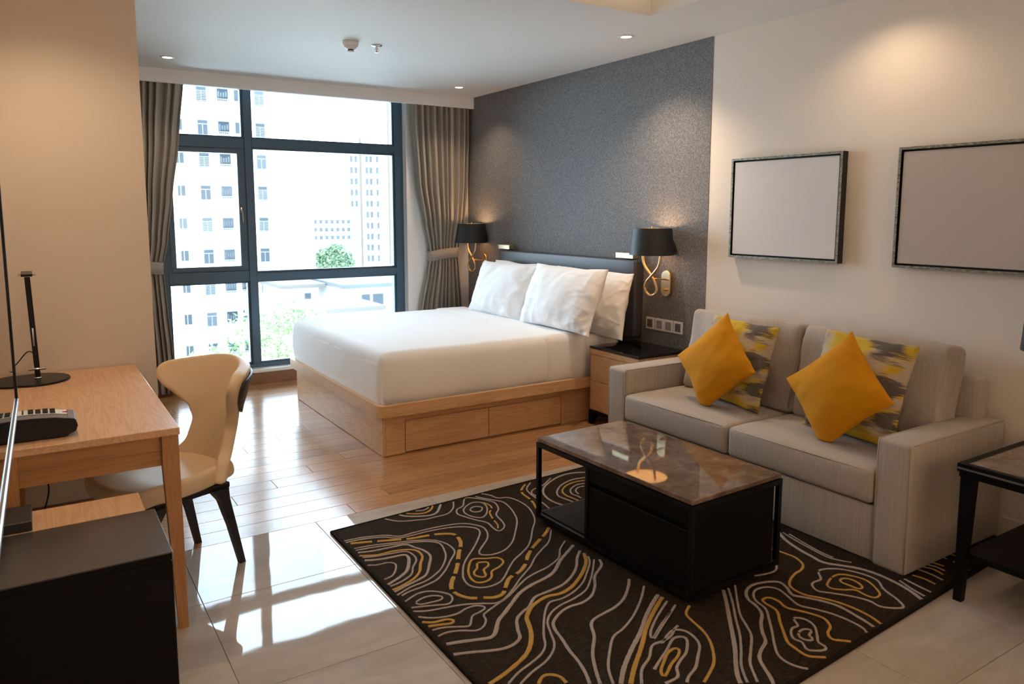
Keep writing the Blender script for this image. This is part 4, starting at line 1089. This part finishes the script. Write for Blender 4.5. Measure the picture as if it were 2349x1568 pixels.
kp = strip('keypad_panel', 'white_plastic', 0.0, 0.066, top, 0.002)
strip('end_band', 'phone_grey', -0.058, 0.07, [(0.071, 0.0632), (0.090, 0.0582)], 0.0018)
bm = new()
for cx in (-0.035, -0.014, 0.007, 0.028):
    for r_ in range(4):
        zz = 0.0775 if cx < -0.02 else (0.0755 if cx < 0.01 else 0.073)
        box(bm, cx-0.008, cx+0.008, 0.006+r_*0.015, 0.016+r_*0.015, zz-0.002, zz+0.004)
box(bm, -0.060, -0.055, 0.006, 0.06, 0.077, 0.0815)
stuff(obj('keys', bm, 'dark_plastic', kp))
obj('message_button', bx(0.056, 0.070, 0.022, 0.030, 0.064, 0.0695, 0.001, 1), 'red_plastic', kp)
obj('handset', rbox(new(), (-0.16, 0.0, 0.075), (0.03, 0.085, 0.02), 0.015, (3, 6, 2)), 'dark_plastic', ph, True)

# ================================================================= swivel-less wing chair
ch = thing('desk_chair', 'cream leather wing-backed desk chair with black legs at the oak desk', 'chair', (0.590, 3.385, 0), math.radians(112.0))
def seat_half(t):    # t 0 at the crease, 1 at the front edge
    return 0.136 + 0.076*math.sin(min(1, t*1.3)*PI/2)
bm = new(); NU, NV = 14, 12; g = []
for j in range(NV+1):
    t = j/NV; r = []
    for i in range(NU+1):
        u = -1+2*i/NU; hw = seat_half(t)
        y = -0.035 + 0.50*t; 
        y -= 0.045*abs(u)**3*max(0, t-0.6)/0.4           # rounded front corners
        z = 0.448 + 0.020*t - 0.014*math.sin(t*PI) + 0.016*abs(u)**2.2*(1-t*0.6) - 0.030*max(0, t-0.8)/0.2*0.7
        r.append(bm.verts.new((hw*u, y, z)))
    g.append(r)
for a, b in zip(g[:-1], g[1:]):
    for i in range(NU): bm.faces.new((a[i], a[i+1], b[i+1], b[i]))
o = obj('seat', bm, 'beige_leather', ch, True); mod_solid(o, 0.075, -1.0 ); mod_subsurf(o, 2)
WT = [(0.0, .200), (.12, .182), (.26, .145), (.42, .138), (.54, .160), (.64, .208), (.73, .250), (.81, .276), (.89, .284), (.96, .278), (1.0, .262)]
def wid(v):
    for (a, p), (b, q) in zip(WT[:-1], WT[1:]):
        if a <= v <= b:
            f = (v-a)/(b-a); f = f*f*(3-2*f); return p+(q-p)*f
    return WT[-1][1]
def back_pt(u, v, off=0.0):
    hw = wid(v)
    x = hw*u
    flare = max(0, hw-0.12)/0.165
    y = -0.025 - 0.125*v**1.3 + 0.185*flare*abs(u)**2.3 + 0.02*(1-v)*abs(u)**2
    z = 0.385 + 0.495*v - 0.034*v**5*abs(u)**1.4
    return Vector((x, y, z))
bm = new(); NU, NV = 18, 22; g = []
for j in range(NV+1):
    g.append([bm.verts.new(back_pt(-1+2*i/NU, j/NV)) for i in range(NU+1)])
for a, b in zip(g[:-1], g[1:]):
    for i in range(NU): bm.faces.new((a[i], a[i+1], b[i+1], b[i]))
o = obj('backrest', bm, 'beige_leather', ch, True); mod_solid(o, 0.052, 0.0); mod_subsurf(o, 2)
# dark outer shell over the back of the wings
bm = new(); NU, NV = 18, 12; g = []
for j in range(NV+1):
    v = 0.56+0.385*j/NV; r = []
    for i in range(NU+1):
        u = (-1+2*i/NU)*0.96; p = back_pt(u, v); e = 1e-3
        du = back_pt(u+e, v)-back_pt(u-e, v); dv_ = back_pt(u, v+e)-back_pt(u, v-e); nn = du.cross(dv_).normalized()
        if nn.y > 0: nn = -nn
        r.append(bm.verts.new(p+nn*0.033))
    g.append(r)
for a, b in zip(g[:-1], g[1:]):
    for i in range(NU): bm.faces.new((a[i], a[i+1], b[i+1], b[i]))
o = obj('outer_shell', bm, 'black_leather', ch, True); mod_solid(o, 0.014, 0.0); mod_subsurf(o, 1)
# under-seat frame and four splayed tapered legs
obj('seat_frame', bx(-0.16, 0.16, 0.0, 0.36, 0.345, 0.372, 0.006, 2), 'dark_leg', ch)
for sx in (-1, 1):
    for top_, bot in (((0.150, 0.055), (0.165, -0.035)), ((0.150, 0.32), (0.185, 0.41))):
        rings = []
        for z, f, w_ in ((0.0, 0.0, 0.013), (0.18, 0.42, 0.017), (0.30, 0.75, 0.022), (0.355, 1.0, 0.036)):
            x = bot[0]+(top_[0]-bot[0])*f; y = bot[1]+(top_[1]-bot[1])*f
            rings.append([Vector((sx*x+a*w_*0.8, y+b*w_, z)) for a, b in ((-1,-1),(1,-1),(1,1),(-1,1))])
        obj('leg', loft(new(), rings), 'dark_leg', ch)

cbl = obj('power_cable', tube(new(), catmull([(-0.045, 3.95, 0.60), (-0.05, 3.80, 0.42), (0.0, 3.72, 0.33), (-0.03, 3.66, 0.22), (-0.08, 3.60, 0.10), (-0.02, 3.55, 0.012), (0.06, 3.60, 0.006), (0.10, 3.72, 0.006)], 8), 0.0035, 8), 'dark_plastic', None, True)
tag(cbl, 'thin black power cable hanging down under the oak desk', 'cable')

# ================================================================= television on its bracket
tv = thing('television', 'wall-mounted flat television seen edge-on at the left edge', 'television', (-0.063, 2.617, 0.950), math.radians(-0.84))
TL, TH, TT = 1.25, 0.72, 0.030
obj('housing', bx(-TT, -0.001, -TL, 0.0, 0.0, TH, 0.002, 1), 'dark_plastic', tv)
obj('screen', bx(-0.003, 0.0005, -TL+0.006, -0.006, 0.012, TH-0.006), 'screen_black', tv)
obj('edge_bezel', bx(-TT-0.001, 0.0045, -0.010, 0.0015, -0.008, TH, 0.002, 1), 'dark_plastic', tv)
obj('bottom_bezel', bx(-TT-0.001, 0.0055, -TL, -0.0005, -0.009, 0.008, 0.002, 1), 'steel_trim', tv)
obj('bracket', bx(-0.118, -TT, -TL/2-0.12, -TL/2+0.12, 0.25, 0.45, 0.003, 1), 'black_metal', tv)

# ================================================================= low black cabinet in the foreground
cabt = thing('cabinet', 'low black cabinet with glossy dark top in the near left corner', 'cabinet', (0, 0, 0))
CX0, CX1, CY0, CY1, CZ = -0.195, 0.268, 1.20, 2.455, 0.60
CY0 = 2.106
obj('body', bx(CX0, CX1-0.004, CY0+0.004, CY1, 0.04, CZ-0.022, 0.0015, 1), 'black_wood', cabt)
obj('top_panel', bx(CX0, CX1, CY0, CY1+0.004, CZ-0.022, CZ-0.004, 0.002, 1), 'black_wood', cabt)
obj('top_surface', bx(CX0, CX1, CY0, CY1+0.004, CZ-0.004, CZ, 0.001, 1), 'dark_laminate', cabt)
obj('plinth', bx(CX0+0.02, CX1-0.03, CY0+0.03, CY1-0.02, 0.0, 0.04), 'black_wood', cabt)
obj('edge_highlight', bx(CX1-0.0015, CX1+0.0012, CY0+0.001, CY1+0.003, CZ-0.020, CZ-0.002), 'steel_trim', cabt)  # thin bright strip put in for the highlight along the top edge
obj('door', bx(CX1-0.0045, CX1-0.0005, CY0+0.012, CY1-0.01, 0.05, CZ-0.03, 0.001, 1), 'black_wood', cabt)
lb = thing('luggage_bench', 'oak luggage bench tucked between the black cabinet and the desk', 'bench', (0, 0, 0))
obj('bench_top', bx(-0.195, 0.245, 2.462, 2.64, 0.572, 0.598, 0.002, 1), 'desk_oak', lb)
for x0 in (-0.19, 0.215):
    for y0 in (2.475, 2.605): obj('leg', bx(x0, x0+0.025, y0, y0+0.025, 0, 0.572, 0.001, 1), 'desk_oak_z', lb)
bo = obj('box', bx(-0.195, -0.047, 2.47, 2.62, 0.5985, 0.628, 0.003, 2), 'black_leather')
tag(bo, 'small black leather box on the oak bench at the left edge', 'box')

# ================================================================= outside the window
GZ = -15.0
struct(obj('ground', bx(-120, 320, 12, 460, GZ-0.5, GZ), 'ground_pale'))
ab = thing('apartment_building', 'white apartment block with rows of windows, close outside the window at left', 'building', (0, 74, 0))
obj('wall', bx(-16, 23.95, 0.0, 14, GZ, 38), 'facade_white', ab)
obj('pilaster', bx(9.6, 10.1, -0.25, 0.0, GZ, 38), 'facade_white', ab)
obj('drain_pipe', tube(new(), [(16.55, -0.1, GZ), (16.55, -0.1, 38)], 0.05, 8), 'facade_cream', ab)
protos = {}
def far_window(kind, x, z, w_, h_, pane):
    """recessed light frame, panes, grille bars; each window a part with sub-parts"""
    key = (kind, pane)
    if key not in protos:
        rec = -0.06
        bm = new()
        for a, b, c_, d in ((0, w_, -0.07, 0.0), (0, w_, h_-0.06, h_), (0, 0.06, 0, h_), (w_-0.06, w_, 0, h_)):
            box(bm, a, b, rec, 0.02, c_, d)
        if kind in ('transom', 'louvre'):
            box(bm, 0.06, w_-0.06, rec+0.01, 0.02, h_-0.42, h_-0.37); box(bm, w_/2-0.02, w_/2+0.02, rec+0.01, 0.02, 0, h_-0.42)
        elif kind == 'slider':
            box(bm, w_*0.42-0.03, w_*0.42+0.03, rec+0.01, 0.02, 0, h_-0.06)
        elif kind == 'balcony':
            box(bm, -0.05, w_+0.05, rec-0.25, 0.0, -0.16, -0.08); box(bm, -0.05, w_+0.05, rec-0.25, rec-0.21, 0.10, 0.15)
        fr = obj('window', bm, 'far_frame', ab)
        pn = obj('pane', bx(0.05, w_-0.05, -0.03, 0.0, 0.0, h_-0.05), pane, fr)
        if kind == 'louvre':
            bm = new()
            for k in range(6): box(bm, 0.06, w_-0.06, rec-0.03, rec, 0.06+k*0.14, 0.095+k*0.14)
            obj('grille', bm, 'far_frame', fr)
        elif kind == 'balcony':
            bm = new()
            for k in range(7): box(bm, 0.02+k*(w_-0.08)/6, 0.06+k*(w_-0.08)/6, rec-0.25, rec-0.21, -0.10, 0.12)
            obj('railing', bm, 'far_frame', fr)
            bm = new(); rr2 = random.Random(int(h_*100))
            for k in range(4):
                xx = 0.12+k*0.22; box(bm, xx, xx+0.14, -0.055, -0.035, 0.25+0.1*rr2.random(), 0.72+0.15*rr2.random())
            obj('laundry', bm, 'far_pane_light', fr)
        protos[key] = fr; fr.location = (x, -0.0, z); return
    src = protos[key]
    fr = src.copy(); C.objects.link(fr); fr.location = (x, -0.0, z)
    for c0 in list(src.children):
        c1 = c0.copy(); C.objects.link(c1); c1.parent = fr
rw = random.Random(11)
for k in range(9):
    zt = 12.80 - 2.93*k
    panes = ['far_pane', 'far_pane_light', 'far_pane', 'far_pane_dark']
    far_window('slider', 11.51, zt-1.02, 0.75, 0.98, rw.choice(panes[:2]))
    far_window('louvre' if k % 2 == 0 or k == 4 else 'transom', 13.46, zt-1.33, 0.96, 1.33, rw.choice(panes[:3]))
    far_window('balcony', 15.24, zt-1.16, 1.08, 1.14, rw.choice(panes[2:]))
    far_window('balcony' if k not in (1, 0) else 'slider_b', 16.74, zt-1.10, 0.95 if k not in (0, 1) else 0.95, 1.06, 'far_pane_dark' if k > 1 else 'far_pane')
    far_window('louvre' if k % 3 != 2 else 'transom', 18.57, zt-1.33, 0.97, 1.33, rw.choice(panes[:3]))
for k in range(6):     # small service niches near the right-hand corner
    obj('service_box', bx(23.2, 23.75, -0.35, 0.0, 9.6-2.93*k, 10.2-2.93*k), 'facade_white', ab)

# distant tower at the right of the view
tw = thing('tower_block', 'pale high-rise tower hazy in the distance behind the right pane', 'building', (0, 200, 0))
obj('wall', bx(75.4, 82.2, 2.0, 14, GZ, 22.2), 'facade_white', tw)
obj('wall', bx(82.0, 104, 0, 16, GZ, 33.0), 'facade_white', tw)
obj('wall', bx(79.5, 82.4, 0.8, 3.0, GZ, 26.0), 'facade_white', tw)
bm = new(); box(bm, 78.6, 79.2, 1.6, 2.2, GZ, 22.0); obj('pilaster', bm, 'tower_stripe', tw)
bm = new(); box(bm, 86.2, 86.7, -0.5, 0.0, GZ, 33.0); obj('pilaster', bm, 'tower_stripe', tw)
pw = {}
def tower_window(x, y, z, w_, h_, pane, frame='window'):
    key = (w_, h_, pane)
    if key not in pw:
        fr = obj(frame, ring_to_xz(w_, h_), 'far_frame', tw); obj('pane', bx(0.1, w_-0.1, -0.05, 0.05, 0.1, h_-0.1), pane, fr); pw[key] = fr; fr.location = (x, y, z); return
    fr = pw[key].copy(); C.objects.link(fr); fr.location = (x, y, z)
    for c0 in list(pw[key].children):
        c1 = c0.copy(); C.objects.link(c1); c1.parent = fr
def ring_to_xz(w_, h_):
    bm = ring_prism(new(), rect(0, w_, 0, h_), rect(0.12, w_-0.12, 0.12, h_-0.12), -0.12, 0.02)
    for v in bm.verts: v.co = Vector((v.co.x, v.co.z, v.co.y))
    return bm
for k in range(13):
    z = 18.3-3.05*k
    tower_window(75.8, 2.0, z, 1.0, 1.9, 'tower_pane'); tower_window(77.1, 2.0, z, 1.0, 1.9, 'tower_pane')
    tower_window(79.8, 0.8, z, 1.0, 1.9, 'tower_pane'); tower_window(81.0, 0.8, z, 1.0, 1.9, 'tower_pane')
    tower_window(82.6, 0.0, z, 0.9, 1.9, 'far_pane_light')
    tower_window(87.3, 0.0, z+0.3, 0.7, 1.9, 'far_pane_light'); tower_window(88.5, 0.0, z, 1.3, 1.9, 'tower_pane')
mr = thing('apartment_building', 'long low white block far away below the horizon, left of the tower', 'building', (0, 160, 0))
obj('wall', bx(46, 62, 0, 12, GZ, 1.5), 'facade_white', mr)
w0 = None
for k in range(3):
    for i in range(7):
        if w0 is None:
            w0 = obj('window', bx(0, 0.8, -0.04, 0.06, 0, 0.9), 'far_pane_light', mr); o = w0
        else: o = w0.copy(); C.objects.link(o)
        o.location = (51.6+i*1.25, 0, -0.9-1.7*k)
# low houses
def house(label, x0, x1, y0, y1, z1, wall, roof, wins):
    t = thing('house', label, 'house', (0, 0, 0))
    obj('wall', bx(x0, x1, y0, y1, GZ, z1), wall, t)
    obj('roof', bx(x0-0.5, x1+0.5, y0-0.5, y1+0.5, z1, z1+0.35, 0.03, 1), roof, t)
    for (a, b, c_, d) in wins:
        f = obj('window', bx(a, b, y0-0.04, y0+0.1, c_, d), 'far_frame', t)
        obj('pane', bx(a+0.08, b-0.08, y0-0.06, y0-0.03, c_+0.08, d-0.08), 'far_pane', f)
    return t
house('low white house with dark veranda windows below the tower', 22.0, 29.0, 60, 69, -4.75, 'facade_white', 'roof_grey', [(23.2, 24.1, -6.7, -5.25), (24.2, 25.3, -6.7, -5.25), (26.2, 27.0, -6.2, -5.4)])
house('small beige house left of the low white house', 18.0, 20.9, 64, 71, -4.9, 'facade_cream', 'roof_beige', [(19.6, 20.3, -6.0, -5.3)])
house('flat-roofed annexe in front of the two low houses', 16.2, 21.4, 52, 58, -5.6, 'facade_white', 'roof_beige', [(17.5, 18.3, -7.1, -6.3)])

# trees: trunk with branches, crown of real leaves (one uncountable mesh per crown)
def crown_mesh(blobs, n, size, seed):
    r = random.Random(seed); bm = new()
    tot = sum(b[3]**2 for b in blobs)
    for (bx_, by_, bz_, br, sq) in blobs:
        for _ in range(int(n*br*br/tot)):
            d = Vector((r.gauss(0,1), r.gauss(0,1), r.gauss(0,1))).normalized()*br*(r.random()**0.45)
            p = Vector((bx_+d.x, by_+d.y, bz_+d.z*sq))
            a = Vector((r.gauss(0,1), r.gauss(0,1), r.gauss(0,0.6))).normalized(); b = a.cross(Vector((r.gauss(0,1), r.gauss(0,1), r.gauss(0,1)))).normalized()
            s = size*r.uniform(0.6, 1.3)
            vs = [bm.verts.new(p+a*s), bm.verts.new(p+b*s*0.45), bm.verts.new(p-a*s), bm.verts.new(p-b*s*0.45)]
            bm.faces.new(vs)
    return bm
def tree(label, base, top, blobs, n, leaf, mat, seed, tr=0.16):
    t = thing('tree', label, 'tree', base, 0, 'trees outside the window')
    b0 = Vector(base); bm = new()
    fork = Vector((0, 0, (top-b0.z)*0.55))
    tube(bm, [(0, 0, 0), (0.1, 0.05, fork.z*0.5), fork], [tr, tr*0.8, tr*0.6], 8)
    for k, (bx_, by_, bz_, br, sq) in enumerate(blobs):
        e = Vector((bx_, by_, bz_))-b0
        tube(bm, [fork, fork.lerp(e, 0.5)+Vector((0, 0, -0.2)), e], [tr*0.5, tr*0.3, tr*0.1], 6)
    obj('trunk', bm, 'bark', t, True)
    cm = crown_mesh(blobs, n, leaf, seed)
    for v in cm.verts: v.co -= b0
    stuff(obj('foliage', cm, mat, t))
tree('airy pale green tree below the window, seen through the lower left panes', (7.0, 29, GZ), -3.2,
     [(6.9, 29, -2.9, 1.1, 0.7), (8.0, 28.6, -2.4, 1.0, 0.6), (5.6, 29.3, -4.1, 1.1, 0.7), (8.9, 29, -2.7, 1.1, 0.6), (7.6, 28.2, -3.6, 1.1, 0.7), (9.8, 29.5, -3.2, 0.9, 0.6), (6.4, 28.4, -4.6, 1.2, 0.6), (8.6, 28.4, -4.4, 1.2, 0.6)], 5200, 0.10, 'leaf_green', 3)
tree('pale green tree at the left foot of the window', (4.4, 27, GZ), -3.6,
     [(4.3, 27, -3.7, 0.8, 0.6), (5.0, 26.6, -3.9, 0.9, 0.6), (3.9, 27.4, -4.4, 1.0, 0.6)], 1500, 0.09, 'leaf_green', 5)
tree('pale green treetops low behind the bed', (12.2, 34, GZ), -3.9,
     [(11.0, 34, -3.5, 1.0, 0.5), (12.3, 34.4, -3.9, 1.1, 0.5), (13.6, 34, -4.4, 1.1, 0.5), (15.0, 35, -4.6, 1.1, 0.5), (9.9, 34, -3.8, 1.0, 0.5)], 3200, 0.10, 'leaf_green', 8)
tree('round dark green tree in the distance below the tower', (31.4, 90, GZ), -2.6,
     [(30.3, 90, -3.7, 1.25, 0.8), (31.6, 89.6, -3.2, 1.35, 0.8), (32.8, 90, -3.9, 1.15, 0.8), (31.4, 89.2, -4.5, 1.5, 0.7), (33.0, 89.5, -4.7, 1.1, 0.7), (30.0, 89.6, -4.8, 1.0, 0.7)], 7000, 0.20, 'leaf_dark', 9, 0.3)
tree('low green bushes between the houses', (19.6, 46.5, GZ), -6.2,
     [(17.6, 46, -5.6, 0.7, 0.6), (19.0, 46.2, -5.8, 0.8, 0.6), (20.6, 47, -6.1, 1.0, 0.5), (22.4, 48, -6.4, 1.1, 0.5)], 2600, 0.12, 'leaf_green', 13)
